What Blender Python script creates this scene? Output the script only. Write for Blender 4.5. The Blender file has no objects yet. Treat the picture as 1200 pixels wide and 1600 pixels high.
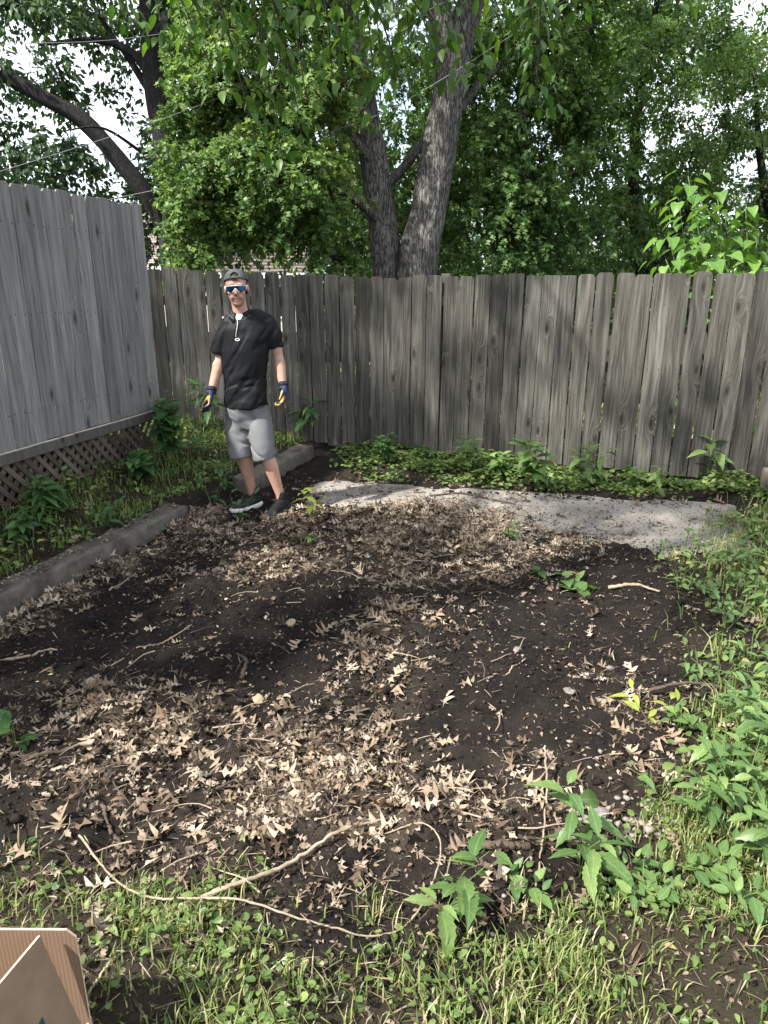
import bpy, bmesh, math, random
import numpy as np
from mathutils import Vector, Matrix, Euler

random.seed(7)
RNG = np.random.default_rng(7)
scene = bpy.context.scene
COL = scene.collection

# ------------------------------------------------------------------ camera
PITCH = math.radians(17.7)
CAM_H = 1.70
cam_data = bpy.data.cameras.new('camera')
cam_data.sensor_fit = 'VERTICAL'
cam_data.sensor_height = 36.0
cam_data.lens = 36.0 * 1110.0 / 1600.0
cam_data.clip_start = 0.05
cam_data.clip_end = 2000.0
cam = bpy.data.objects.new('camera', cam_data)
COL.objects.link(cam)
cam.location = (0, 0, CAM_H)
cam.rotation_euler = (math.pi / 2 - PITCH, 0, 0)
scene.camera = cam

# ------------------------------------------------------------------ light
TO_SUN = Vector((-0.60, -0.36, 0.78)).normalized()
world = bpy.data.worlds.new('World')
scene.world = world
world.use_nodes = True
wn = world.node_tree
wn.nodes.clear()
wo = wn.nodes.new('ShaderNodeOutputWorld')
wb = wn.nodes.new('ShaderNodeBackground')
ws = wn.nodes.new('ShaderNodeTexSky')
ws.sky_type = 'NISHITA'
ws.sun_disc = False
ws.sun_elevation = math.asin(TO_SUN.z)
ws.sun_rotation = math.atan2(TO_SUN.x, TO_SUN.y)
ws.air_density = 1.0
ws.dust_density = 2.5
ws.ozone_density = 1.0
wb.inputs['Strength'].default_value = 0.15
# thin bright cloud over the whole sky
wc = wn.nodes.new('ShaderNodeTexCoord')
wz = wn.nodes.new('ShaderNodeTexNoise'); wz.inputs['Scale'].default_value = 2.2; wz.inputs['Detail'].default_value = 6.0
wn.links.new(wc.outputs['Generated'], wz.inputs['Vector'])
wr_ = wn.nodes.new('ShaderNodeValToRGB')
wr_.color_ramp.elements[0].position = 0.36; wr_.color_ramp.elements[0].color = (0.25, 0.25, 0.25, 1)
wr_.color_ramp.elements[1].position = 0.56; wr_.color_ramp.elements[1].color = (0.9, 0.9, 0.9, 1)
wn.links.new(wz.outputs['Fac'], wr_.inputs[0])
wm = wn.nodes.new('ShaderNodeMix'); wm.data_type = 'RGBA'
wn.links.new(wr_.outputs[0], wm.inputs[0])
wn.links.new(ws.outputs['Color'], wm.inputs[6])
wm.inputs[7].default_value = (5.6, 5.9, 6.3, 1)
wn.links.new(wm.outputs[2], wb.inputs['Color'])
wn.links.new(wb.outputs['Background'], wo.inputs['Surface'])

sun_data = bpy.data.lights.new('sun', 'SUN')
sun_data.energy = 5.0
sun_data.angle = math.radians(1.4)
sun_data.color = (1.0, 0.965, 0.90)
sun = bpy.data.objects.new('sun', sun_data)
COL.objects.link(sun)
sun.rotation_euler = TO_SUN.to_track_quat('Z', 'Y').to_euler()

vs = scene.view_settings
vs.view_transform = 'Standard'
vs.look = 'None'
vs.exposure = 1.22
vs.gamma = 1.0
vs.use_curve_mapping = False
scene.cycles.max_bounces = 8
scene.cycles.transparent_max_bounces = 6
scene.cycles.use_denoising = True

# ------------------------------------------------------------------ helpers
SP, CP = math.sin(PITCH), math.cos(PITCH)


def ray(u, v):
    a = (u - 600.0) / 1110.0
    b = (800.0 - v) / 1110.0
    return a, CP + b * SP, b * CP - SP


def G(u, v, z=0.0):
    """measured position in the photograph -> point on the ground at height z"""
    d = ray(u, v)
    t = (z - CAM_H) / d[2]
    return Vector((d[0] * t, d[1] * t, z))


def P(u, v, Y):
    """measured position in the photograph -> point at distance Y"""
    d = ray(u, v)
    t = Y / d[1]
    return Vector((d[0] * t, Y, CAM_H + d[2] * t))


def _hash(ix, iy, iz, seed):
    h = (ix.astype(np.int64) * 374761393 + iy.astype(np.int64) * 668265263 +
         iz.astype(np.int64) * 2147483647 + seed * 1274126177) & 0xFFFFFFFF
    h = ((h ^ (h >> 13)) * 1274126177) & 0xFFFFFFFF
    h = h ^ (h >> 16)
    return (h & 0xFFFFFF) / float(0xFFFFFF)


def vnoise(x, y, z=0.0, seed=0):
    x = np.asarray(x, float); y = np.asarray(y, float)
    z = np.zeros_like(x) + z
    ix, iy, iz = np.floor(x), np.floor(y), np.floor(z)
    fx, fy, fz = x - ix, y - iy, z - iz
    fx = fx * fx * (3 - 2 * fx); fy = fy * fy * (3 - 2 * fy); fz = fz * fz * (3 - 2 * fz)
    r = 0
    for dx in (0, 1):
        wx = fx if dx else 1 - fx
        for dy in (0, 1):
            wy = fy if dy else 1 - fy
            for dz in (0, 1):
                wz = fz if dz else 1 - fz
                r = r + wx * wy * wz * _hash(ix + dx, iy + dy, iz + dz, seed)
    return r


def fbm(x, y, z=0.0, seed=0, octv=4):
    s, a, tot = 0, 1.0, 0
    for k in range(octv):
        f = 2.0 ** k
        s = s + a * vnoise(np.asarray(x) * f, np.asarray(y) * f, np.asarray(z) * f, seed + k * 17)
        tot += a
        a *= 0.5
    return s / tot


def sstep(a, b, x):
    t = np.clip((np.asarray(x, float) - a) / (b - a), 0, 1)
    return t * t * (3 - 2 * t)


def mesh_np(name, verts, faces, mats=(), smooth=False, attrs=None, mat_idx=None):
    """faces: list of (F,k) int arrays"""
    me = bpy.data.meshes.new(name)
    verts = np.asarray(verts, np.float32).reshape(-1, 3)
    if not isinstance(faces, list):
        faces = [faces]
    faces = [np.asarray(f, np.int32) for f in faces if len(f)]
    nl = sum(f.size for f in faces)
    nf = sum(len(f) for f in faces)
    me.vertices.add(len(verts))
    me.vertices.foreach_set('co', verts.ravel())
    me.loops.add(nl)
    me.loops.foreach_set('vertex_index', np.concatenate([f.ravel() for f in faces]))
    me.polygons.add(nf)
    tot = np.concatenate([np.full(len(f), f.shape[1], np.int32) for f in faces])
    st = np.concatenate([[0], np.cumsum(tot)[:-1]]).astype(np.int32)
    me.polygons.foreach_set('loop_start', st)
    me.polygons.foreach_set('loop_total', tot)
    if smooth:
        me.polygons.foreach_set('use_smooth', np.ones(nf, bool))
    for m in mats:
        me.materials.append(m)
    if mat_idx is not None:
        me.polygons.foreach_set('material_index', np.asarray(mat_idx, np.int32))
    me.update(calc_edges=True)
    for k, v in (attrs or {}).items():
        a = me.attributes.new(k, 'FLOAT', 'POINT')
        a.data.foreach_set('value', np.asarray(v, np.float32))
    return me


def link(name, me, parent=None, loc=None, rot=None, scale=None):
    o = bpy.data.objects.new(name, me)
    COL.objects.link(o)
    if parent is not None:
        o.parent = parent
    if loc is not None:
        o.location = loc
    if rot is not None:
        o.rotation_euler = rot
    if scale is not None:
        o.scale = scale
    return o


def tag(o, label=None, cat=None, group=None, kind=None):
    if label: o['label'] = label
    if cat: o['category'] = cat
    if group: o['group'] = group
    if kind: o['kind'] = kind
    return o


def thing(name, label, cat, loc=(0, 0, 0), rz=0.0, group=None):
    o = link(name, None, None, loc, (0, 0, rz))
    o.empty_display_size = 0.1
    return tag(o, label, cat, group)


class MB:
    """collects boxes, tubes and strips into one mesh"""
    def __init__(self):
        self.v = []; self.f = []

    def add(self, verts, faces):
        n = len(self.v)
        self.v += [tuple(p) for p in verts]
        self.f += [tuple(i + n for i in f) for f in faces]

    def box(self, c, s, M=None, bev=0.0):
        hx, hy, hz = s[0] / 2, s[1] / 2, s[2] / 2
        bm = bmesh.new()
        bmesh.ops.create_cube(bm, size=1.0)
        for v in bm.verts:
            v.co = Vector((v.co.x * s[0], v.co.y * s[1], v.co.z * s[2]))
        if bev > 0:
            bmesh.ops.bevel(bm, geom=bm.edges[:], offset=bev, segments=1, affect='EDGES')
        bm.verts.index_update()
        M = M or Matrix.Identity(3)
        self.add([M @ v.co + Vector(c) for v in bm.verts], [[v.index for v in f.verts] for f in bm.faces])
        bm.free()

    def tube(self, pts, radii, n=8, cap=True):
        pts = [Vector(p) for p in pts]
        rings = []
        d0 = (pts[1] - pts[0]).normalized()
        a = d0.cross(Vector((0.0, 1.0, 0.12)))
        if a.length < 0.2:
            a = d0.cross(Vector((1, 0, 0)))
        for i, p in enumerate(pts):
            d = (pts[min(i + 1, len(pts) - 1)] - pts[max(i - 1, 0)])
            if d.length < 1e-9: d = d0.copy()
            d.normalize()
            a = (a - d * a.dot(d)).normalized()
            b = a.cross(d).normalized()
            rings.append([p + (a * math.cos(2 * math.pi * k / n) + b * math.sin(2 * math.pi * k / n)) * radii[i] for k in range(n)])
        vs_ = [q for r in rings for q in r]
        fs = []
        for i in range(len(pts) - 1):
            for k in range(n):
                k2 = (k + 1) % n
                fs.append((i * n + k, i * n + k2, (i + 1) * n + k2, (i + 1) * n + k))
        if cap:
            fs.append(tuple(range(n - 1, -1, -1)))
            fs.append(tuple((len(pts) - 1) * n + k for k in range(n)))
        self.add(vs_, fs)

    def mesh(self, name, mat, smooth=False):
        me = bpy.data.meshes.new(name)
        me.from_pydata(self.v, [], self.f)
        if mat: me.materials.append(mat)
        if smooth:
            me.polygons.foreach_set('use_smooth', np.ones(len(me.polygons), bool))
        me.update()
        return me

    def build(self, name, mat, parent=None, smooth=False, loc=None, rot=None):
        return link(name, self.mesh(name, mat, smooth), parent, loc, rot)


def spline(pts, n):
    """Catmull-Rom through pts -> n points"""
    pts = [Vector(p) for p in pts]
    q = [pts[0] * 2 - pts[1]] + pts + [pts[-1] * 2 - pts[-2]]
    out = []
    m = len(pts) - 1
    for i in range(n):
        t = i / (n - 1) * m
        k = min(int(t), m - 1)
        t -= k
        a, b, c, d = q[k], q[k + 1], q[k + 2], q[k + 3]
        out.append(0.5 * ((2 * b) + (c - a) * t + (2 * a - 5 * b + 4 * c - d) * t * t + (3 * b - a - 3 * c + d) * t ** 3))
    return out


# ------------------------------------------------------------------ materials
class NT:
    def __init__(self, name):
        self.m = bpy.data.materials.new(name)
        self.m.use_nodes = True
        self.t = self.m.node_tree
        self.t.nodes.clear()
        self.out = self.t.nodes.new('ShaderNodeOutputMaterial')

    def n(self, typ, **kw):
        nd = self.t.nodes.new(typ)
        for k, v in kw.items():
            if k.startswith('i_'):
                nd.inputs[k[2:].replace('_', ' ')].default_value = v
            else:
                setattr(nd, k, v)
        return nd

    def l(self, a, b):
        self.t.links.new(a, b)

    def math(self, op, a, b=None, c=None, clamp=False):
        nd = self.n('ShaderNodeMath', operation=op, use_clamp=clamp)
        for i, x in enumerate((a, b, c)):
            if x is None: continue
            if isinstance(x, (int, float)): nd.inputs[i].default_value = x
            else: self.l(x, nd.inputs[i])
        return nd.outputs[0]

    def ramp(self, fac, stops, interp='LINEAR'):
        nd = self.n('ShaderNodeValToRGB')
        cr = nd.color_ramp
        cr.interpolation = interp
        while len(cr.elements) < len(stops):
            cr.elements.new(0.5)
        for e, (p, c) in zip(cr.elements, stops):
            e.position = p
            e.color = (*c, 1) if len(c) == 3 else c
        self.l(fac, nd.inputs[0])
        return nd.outputs[0]

    def mix(self, fac, a, b, mode='MIX'):
        nd = self.n('ShaderNodeMix', data_type='RGBA', blend_type=mode)
        for s, x in ((nd.inputs[0], fac), (nd.inputs[6], a), (nd.inputs[7], b)):
            if isinstance(x, (int, float)): s.default_value = x
            elif isinstance(x, (tuple, list)): s.default_value = (*x, 1) if len(x) == 3 else x
            else: self.l(x, s)
        return nd.outputs[2]

    def noise(self, vec, scale, detail=4, rough=0.55, dim='3D'):
        nd = self.n('ShaderNodeTexNoise', noise_dimensions=dim)
        nd.inputs['Scale'].default_value = scale
        nd.inputs['Detail'].default_value = detail
        nd.inputs['Roughness'].default_value = rough
        if vec is not None: self.l(vec, nd.inputs['Vector'])
        return nd.outputs['Fac']

    def xyz(self, x, y, z):
        nd = self.n('ShaderNodeCombineXYZ')
        for i, a in enumerate((x, y, z)):
            if isinstance(a, (int, float)): nd.inputs[i].default_value = a
            else: self.l(a, nd.inputs[i])
        return nd.outputs[0]

    def principled(self, color, rough=0.7, spec=0.3, bump=None, bstr=0.3, bdist=0.01, **kw):
        b = self.n('ShaderNodeBsdfPrincipled')
        if isinstance(color, (tuple, list)): b.inputs['Base Color'].default_value = (*color, 1)
        else: self.l(color, b.inputs['Base Color'])
        if isinstance(rough, (int, float)): b.inputs['Roughness'].default_value = rough
        else: self.l(rough, b.inputs['Roughness'])
        b.inputs['Specular IOR Level'].default_value = spec
        if bump is not None:
            bn = self.n('ShaderNodeBump')
            bn.inputs['Strength'].default_value = bstr
            bn.inputs['Distance'].default_value = bdist
            self.l(bump, bn.inputs['Height'])
            self.l(bn.outputs[0], b.inputs['Normal'])
        return b

    def done(self, shader):
        self.l(shader.outputs[0], self.out.inputs['Surface'])
        return self.m


def wood_mat(name, dark, mid, light, knot=(0.03, 0.025, 0.02), warm=None, gs=1.0, knots=1.0):
    """weathered board: grain along local z, knots, per-board tone"""
    t = NT(name)
    tc = t.n('ShaderNodeTexCoord')
    sp = t.n('ShaderNodeSeparateXYZ'); t.l(tc.outputs['Object'], sp.inputs[0])
    oi = t.n('ShaderNodeObjectInfo')
    r = oi.outputs['Random']
    x, z = sp.outputs[0], sp.outputs[2]
    ro = t.math('MULTIPLY', r, 173.0)
    kv = t.xyz(t.math('MULTIPLY_ADD', x, 6.5, ro), t.math('MULTIPLY_ADD', z, 2.4, ro), 0.0)
    vo = t.n('ShaderNodeTexVoronoi', voronoi_dimensions='2D', feature='F1')
    vo.inputs['Scale'].default_value = 1.0
    t.l(kv, vo.inputs['Vector'])
    d0 = vo.outputs['Distance']
    cs = t.n('ShaderNodeSeparateColor'); t.l(vo.outputs['Color'], cs.inputs[0])
    has = t.math('GREATER_THAN', cs.outputs[0], 0.72)
    d = t.math('ADD', d0, t.math('MULTIPLY', t.math('SUBTRACT', 1.0, has), 3.0))
    kf = t.math('POWER', 2.718, t.math('MULTIPLY', t.math('MULTIPLY', d, d), -16.0))
    wob = t.noise(t.xyz(t.math('MULTIPLY_ADD', x, 5.0, ro), t.math('MULTIPLY', z, 0.9), ro), 1.0, 2)
    g = t.math('MULTIPLY_ADD', x, 70.0 * gs, t.math('MULTIPLY', wob, 9.0))
    g = t.math('ADD', g, t.math('MULTIPLY', kf, 9.0 * knots))
    grain = t.noise(t.xyz(g, t.math('MULTIPLY', z, 2.2), ro), 1.0, 5, 0.6)
    fine = t.noise(t.xyz(t.math('MULTIPLY', g, 3.0), t.math('MULTIPLY', z, 5.0), ro), 1.0, 3, 0.7)
    streak = t.noise(t.xyz(t.math('MULTIPLY', x, 22.0), t.math('MULTIPLY', z, 1.1), ro), 1.0, 3)
    blot = t.noise(t.xyz(t.math('MULTIPLY', x, 9.0), t.math('MULTIPLY', z, 3.0), t.math('ADD', ro, 7.0)), 1.0, 4)
    col = t.ramp(grain, [(0.25, dark), (0.48, mid), (0.72, light)])
    col = t.mix(t.math('MULTIPLY', streak, 0.9), col, t.ramp(streak, [(0.3, dark), (0.5, mid), (0.75, light)]))
    col = t.mix(t.ramp(blot, [(0.5, (0, 0, 0)), (0.75, (0.55, 0.55, 0.55))]), col, warm or mid)
    tone = t.math('MULTIPLY_ADD', t.noise(t.xyz(ro, 0.0, 0.0), 3.1, 0), 1.7, 0.16)
    col = t.mix(1.0, col, t.xyz(tone, tone, tone), 'MULTIPLY')
    km = t.ramp(d, [(0.05 * knots, (0.9, 0.9, 0.9)), (0.12 * knots, (0.35, 0.35, 0.35)), (0.2, (0, 0, 0))])
    col = t.mix(km, col, knot)
    h = t.math('ADD', t.math('MULTIPLY', grain, 0.7), t.math('MULTIPLY', fine, 0.5))
    return t.done(t.principled(col, 0.85, 0.2, h, 0.55, 0.006))


def leaf_mat(name, stops, trans=0.35, rough=0.42, spec=0.35, tcol=(1.25, 1.3, 0.6), use_obj=False):
    t = NT(name)
    if use_obj:
        fac = t.n('ShaderNodeObjectInfo').outputs['Random']
    else:
        fac = t.n('ShaderNodeAttribute', attribute_name='rnd').outputs['Fac']
    col = t.ramp(fac, stops)
    vb = None
    if use_obj:
        sp = t.n('ShaderNodeSeparateXYZ'); t.l(t.n('ShaderNodeTexCoord').outputs['Object'], sp.inputs[0])
        axx = t.math('ABSOLUTE', sp.outputs[0])
        rib = t.math('LESS_THAN', axx, 0.016)
        vein = t.math('SINE', t.math('MULTIPLY', t.math('SUBTRACT', sp.outputs[1], t.math('MULTIPLY', axx, 0.75)), 52.0))
        vein = t.math('GREATER_THAN', vein, 0.90)
        blt = t.noise(t.n('ShaderNodeTexCoord').outputs['Object'], 5.0, 4)
        vb = t.math('MAXIMUM', rib, t.math('MULTIPLY', vein, 0.55))
        lc = t.mix(0.5, col, (0.75, 0.8, 0.5) if trans > .2 else (0.5, 0.4, 0.28), 'MIX')
        col = t.mix(t.math('MULTIPLY', vb, 0.16), col, lc)
        sh = t.math('MULTIPLY_ADD', blt, 0.9, 0.55)
        col = t.mix(1.0, col, t.xyz(sh, sh, sh), 'MULTIPLY')
    else:
        blt = t.noise(t.n('ShaderNodeTexCoord').outputs['Object'], 45.0 if trans < .2 else 9.0, 4)
        sh = t.math('MULTIPLY_ADD', blt, 1.5 if trans < .2 else 0.7, 0.25 if trans < .2 else 0.65)
        col = t.mix(1.0, col, t.xyz(sh, sh, sh), 'MULTIPLY')
    b = t.principled(col, rough, spec, vb, -0.3, 0.01) if vb is not None else t.principled(col, rough, spec)
    if trans <= 0:
        return t.done(b)
    tr = t.n('ShaderNodeBsdfTranslucent')
    t.l(t.mix(1.0, col, tcol, 'MULTIPLY'), tr.inputs['Color'])
    mx = t.n('ShaderNodeMixShader')
    mx.inputs[0].default_value = trans
    t.l(b.outputs[0], mx.inputs[1]); t.l(tr.outputs[0], mx.inputs[2])
    return t.done(mx)


def plain_mat(name, color, rough=0.7, spec=0.3, nscale=None, namp=0.3, bstr=0.2, bdist=0.004, metal=0.0):
    t = NT(name)
    if nscale:
        tc = t.n('ShaderNodeTexCoord')
        nz = t.noise(tc.outputs['Object'], nscale, 5, 0.6)
        lo = tuple(c * (1 - namp) for c in color); hi = tuple(min(1, c * (1 + namp)) for c in color)
        b = t.principled(t.ramp(nz, [(0.3, lo), (0.7, hi)]), rough, spec, nz, bstr, bdist)
    else:
        b = t.principled(color, rough, spec)
    b.inputs['Metallic'].default_value = metal
    return t.done(b)


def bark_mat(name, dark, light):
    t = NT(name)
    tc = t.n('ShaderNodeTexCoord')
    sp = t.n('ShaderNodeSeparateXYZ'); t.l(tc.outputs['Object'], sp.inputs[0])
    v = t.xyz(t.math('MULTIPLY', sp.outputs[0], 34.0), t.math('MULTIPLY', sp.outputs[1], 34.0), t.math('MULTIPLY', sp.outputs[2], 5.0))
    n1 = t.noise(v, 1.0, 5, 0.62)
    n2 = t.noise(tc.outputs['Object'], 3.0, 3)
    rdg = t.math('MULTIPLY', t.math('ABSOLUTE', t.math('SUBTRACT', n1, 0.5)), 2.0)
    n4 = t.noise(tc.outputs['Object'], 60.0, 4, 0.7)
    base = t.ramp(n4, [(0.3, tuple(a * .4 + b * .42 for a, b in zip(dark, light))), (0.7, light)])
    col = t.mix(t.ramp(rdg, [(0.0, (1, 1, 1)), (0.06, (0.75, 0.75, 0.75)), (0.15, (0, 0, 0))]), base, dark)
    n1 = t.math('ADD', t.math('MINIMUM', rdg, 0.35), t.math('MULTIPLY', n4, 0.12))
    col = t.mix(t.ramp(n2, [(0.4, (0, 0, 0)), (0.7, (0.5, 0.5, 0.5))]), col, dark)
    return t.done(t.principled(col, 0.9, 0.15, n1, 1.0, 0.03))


def soil_mat():
    t = NT('soil_and_turf')
    tc = t.n('ShaderNodeTexCoord')
    p = tc.outputs['Object']
    gr = t.n('ShaderNodeAttribute', attribute_name='green').outputs['Fac']
    dr = t.n('ShaderNodeAttribute', attribute_name='dry').outputs['Fac']
    n1 = t.noise(p, 5.0, 6, 0.6)
    n2 = t.noise(p, 60.0, 5, 0.7)
    n3 = t.noise(p, 190.0, 3, 0.7)
    soil = t.ramp(n1, [(0.3, (0.0055, 0.0045, 0.0042)), (0.5, (0.0105, 0.0083, 0.0072)), (0.7, (0.021, 0.0165, 0.0135))])
    soil = t.mix(t.ramp(n2, [(0.42, (0, 0, 0)), (0.7, (0.6, 0.6, 0.6))]), soil, (0.027, 0.021, 0.017))
    speck = t.ramp(n3, [(0.68, (0, 0, 0)), (0.76, (1, 1, 1))])
    soil = t.mix(t.math('MULTIPLY', speck, 0.35), soil, (0.14, 0.11, 0.085))
    dry = t.mix(n2, (0.04, 0.030, 0.022), (0.15, 0.117, 0.087))
    turf = t.mix(n2, (0.016, 0.013, 0.009), (0.056, 0.046, 0.030))
    col = t.mix(t.math('MULTIPLY', dr, t.ramp(n1, [(0.35, (0.15, 0.15, 0.15)), (0.6, (1, 1, 1))])), soil, dry)
    col = t.mix(gr, col, turf)
    h = t.math('ADD', n2, t.math('MULTIPLY', n3, 0.5))
    return t.done(t.principled(col, 0.92, 0.15, h, 0.9, 0.02))


def concrete_mat(name, lo, hi, dirt, ds=1.6, dthr=(0.45, 0.7), cracks=False):
    t = NT(name)
    p = t.n('ShaderNodeTexCoord').outputs['Object']
    n1 = t.noise(p, ds, 5, 0.6); n2 = t.noise(p, 30.0, 6, 0.7); n3 = t.noise(p, 180.0, 3, 0.7)
    col = t.mix(n2, lo, hi)
    col = t.mix(t.ramp(n1, [(dthr[0], (0, 0, 0)), (dthr[1], (0.85, 0.85, 0.85))]), col, dirt)
    col = t.mix(t.ramp(n3, [(0.62, (0, 0, 0)), (0.72, (0.5, 0.5, 0.5))]), col, dirt)
    h = t.math('ADD', n2, t.math('MULTIPLY', n3, 0.6))
    if cracks:
        wob = t.n('ShaderNodeTexNoise'); wob.inputs['Scale'].default_value = 3.0; wob.inputs['Detail'].default_value = 5.0
        t.l(p, wob.inputs['Vector'])
        mv = t.n('ShaderNodeMix', data_type='VECTOR'); mv.inputs[0].default_value = 0.18
        t.l(p, mv.inputs[4]); t.l(wob.outputs['Color'], mv.inputs[5])
        vo = t.n('ShaderNodeTexVoronoi', feature='DISTANCE_TO_EDGE', voronoi_dimensions='2D'); vo.inputs['Scale'].default_value = 0.85
        t.l(mv.outputs[1], vo.inputs['Vector'])
        cr = t.math('LESS_THAN', vo.outputs['Distance'], 0.0065)
        col = t.mix(t.math('MULTIPLY', cr, 0.85), col, (0.03, 0.026, 0.022))
        h = t.math('SUBTRACT', h, t.math('MULTIPLY', cr, 1.5))
    return t.done(t.principled(col, 0.9, 0.2, h, 0.6, 0.008))


M = {}
M['fence'] = wood_mat('weathered_grey_fence_wood', (0.009, 0.0083, 0.0068), (0.060, 0.0565, 0.048), (0.172, 0.164, 0.145), knot=(0.018, 0.016, 0.013), warm=(0.055, 0.050, 0.037))
M['screen'] = wood_mat('silver_grey_screen_wood', (0.062, 0.060, 0.058), (0.18, 0.174, 0.166), (0.32, 0.312, 0.30), knot=(0.035, 0.032, 0.03), warm=(0.21, 0.205, 0.20), gs=0.8, knots=0.9)
M['lattice'] = wood_mat('brown_lattice_wood', (0.035, 0.028, 0.022), (0.085, 0.069, 0.056), (0.14, 0.118, 0.098))
M['beam'] = wood_mat('dark_beam_wood', (0.05, 0.046, 0.042), (0.11, 0.10, 0.092), (0.18, 0.165, 0.15))
M['soil'] = soil_mat()
M['clod'] = plain_mat('soil_clod', (0.017, 0.013, 0.011), 0.95, 0.1, 40.0, 0.6)
M['slab'] = concrete_mat('pad_concrete', (0.18, 0.164, 0.145), (0.32, 0.296, 0.267), (0.085, 0.071, 0.057), 2.1, (0.44, 0.72))
M['curb'] = concrete_mat('kerb_concrete', (0.075, 0.066, 0.054), (0.17, 0.153, 0.128), (0.03, 0.025, 0.02), 6.0, (0.45, 0.7))
M['bark'] = bark_mat('grey_brown_bark', (0.03, 0.027, 0.024), (0.32, 0.30, 0.275))
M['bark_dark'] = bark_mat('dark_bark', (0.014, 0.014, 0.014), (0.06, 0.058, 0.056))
M['twig'] = plain_mat('dark_twig', (0.035, 0.03, 0.024), 0.85, 0.2)
M['stick'] = plain_mat('tan_stick', (0.27, 0.215, 0.155), 0.8, 0.2, 30.0, 0.35)
M['stick_dark'] = plain_mat('brown_stick', (0.075, 0.056, 0.042), 0.85, 0.2, 30.0, 0.4)
M['stone'] = plain_mat('pale_stone', (0.225, 0.197, 0.165), 0.9, 0.2, 25.0, 0.35)
M['maple'] = leaf_mat('maple_leaf_green', [(0, (0.055, 0.115, 0.03)), (0.5, (0.125, 0.21, 0.055)), (0.85, (0.22, 0.31, 0.09)), (1, (0.30, 0.38, 0.12))], 0.45, tcol=(1.2, 1.25, 0.8))
M['darkleaf'] = leaf_mat('deep_green_leaf', [(0, (0.065, 0.13, 0.045)), (0.6, (0.125, 0.215, 0.07)), (1, (0.23, 0.33, 0.10))], 0.52)
M['farleaf'] = leaf_mat('blue_green_leaf', [(0, (0.05, 0.095, 0.05)), (0.6, (0.08, 0.135, 0.066)), (1, (0.12, 0.19, 0.08))], 0.42)
M['overleaf'] = leaf_mat('hanging_leaf_green', [(0, (0.035, 0.085, 0.016)), (0.6, (0.06, 0.13, 0.022)), (1, (0.11, 0.19, 0.03))], 0.4)
M['overleaf_o'] = leaf_mat('hanging_leaf_piece', [(0, (0.035, 0.085, 0.016)), (0.6, (0.06, 0.13, 0.022)), (1, (0.11, 0.19, 0.03))], 0.4, use_obj=True)
M['sapleaf'] = leaf_mat('sapling_leaf', [(0, (0.075, 0.165, 0.03)), (0.6, (0.11, 0.22, 0.04)), (1, (0.17, 0.29, 0.055))], 0.38, use_obj=True)
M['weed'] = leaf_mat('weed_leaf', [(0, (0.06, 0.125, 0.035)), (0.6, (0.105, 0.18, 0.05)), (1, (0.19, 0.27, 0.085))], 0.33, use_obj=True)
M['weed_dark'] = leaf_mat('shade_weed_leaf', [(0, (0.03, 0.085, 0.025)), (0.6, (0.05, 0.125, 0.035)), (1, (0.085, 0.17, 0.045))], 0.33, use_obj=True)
M['cover'] = leaf_mat('ground_cover_leaf', [(0, (0.06, 0.11, 0.03)), (0.5, (0.12, 0.18, 0.05)), (0.92, (0.21, 0.27, 0.085)), (1, (0.33, 0.30, 0.13))], 0.3)
M['grass'] = leaf_mat('grass_blade', [(0, (0.07, 0.115, 0.028)), (0.45, (0.15, 0.20, 0.055)), (0.72, (0.23, 0.265, 0.085)), (0.85, (0.33, 0.29, 0.16)), (1, (0.40, 0.34, 0.22))], 0.3)
M['stem'] = plain_mat('green_stem', (0.10, 0.15, 0.05), 0.6, 0.3)
M['litter'] = leaf_mat('dry_oak_leaf_mass', [(0, (0.045, 0.032, 0.022)), (0.3, (0.145, 0.106, 0.073)), (0.7, (0.26, 0.203, 0.146)), (1, (0.39, 0.325, 0.245))], 0.12, 0.6, 0.25, (1.1, 0.95, 0.7))
M['litter_o'] = leaf_mat('dry_oak_leaf', [(0, (0.085, 0.055, 0.036)), (0.3, (0.21, 0.15, 0.102)), (0.7, (0.305, 0.236, 0.167)), (1, (0.41, 0.34, 0.253))], 0.12, 0.6, 0.25, (1.1, 0.95, 0.7), use_obj=True)

# ------------------------------------------------------------------ terrain
SLAB = [(-0.62, 6.34), (2.98, 5.58), (2.44, 4.16), (-0.78, 5.48)]


def poly_inside(x, y, poly):
    """signed distance, positive inside (convex, clockwise or not)"""
    x = np.asarray(x, float); y = np.asarray(y, float)
    d = np.full(np.shape(x), 1e9)
    n = len(poly)
    cx = sum(p[0] for p in poly) / n; cy = sum(p[1] for p in poly) / n
    for i in range(n):
        (x0, y0), (x1, y1) = poly[i], poly[(i + 1) % n]
        nx, ny = y1 - y0, -(x1 - x0)
        L = math.hypot(nx, ny); nx /= L; ny /= L
        if (cx - x0) * nx + (cy - y0) * ny < 0:
            nx, ny = -nx, -ny
        d = np.minimum(d, (x - x0) * nx + (y - y0) * ny)
    return d


def curb_x(y):
    return -1.46 + 0.355 * (np.asarray(y, float) - 5.09)


def right_x(y):
    return 0.80 + 0.44 * (np.asarray(y, float) - 1.89)


def fence_y(x):
    x = np.asarray(x, float)
    return np.where(x < 0.12, 7.49 - 0.045 * (x - 0.12), 7.49 - 0.425 * (x - 0.12))


def gauss(x, y, cx, cy, r, ry=None):
    return np.exp(-(((x - cx) / r) ** 2 + ((y - cy) / (ry or r)) ** 2))


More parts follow.
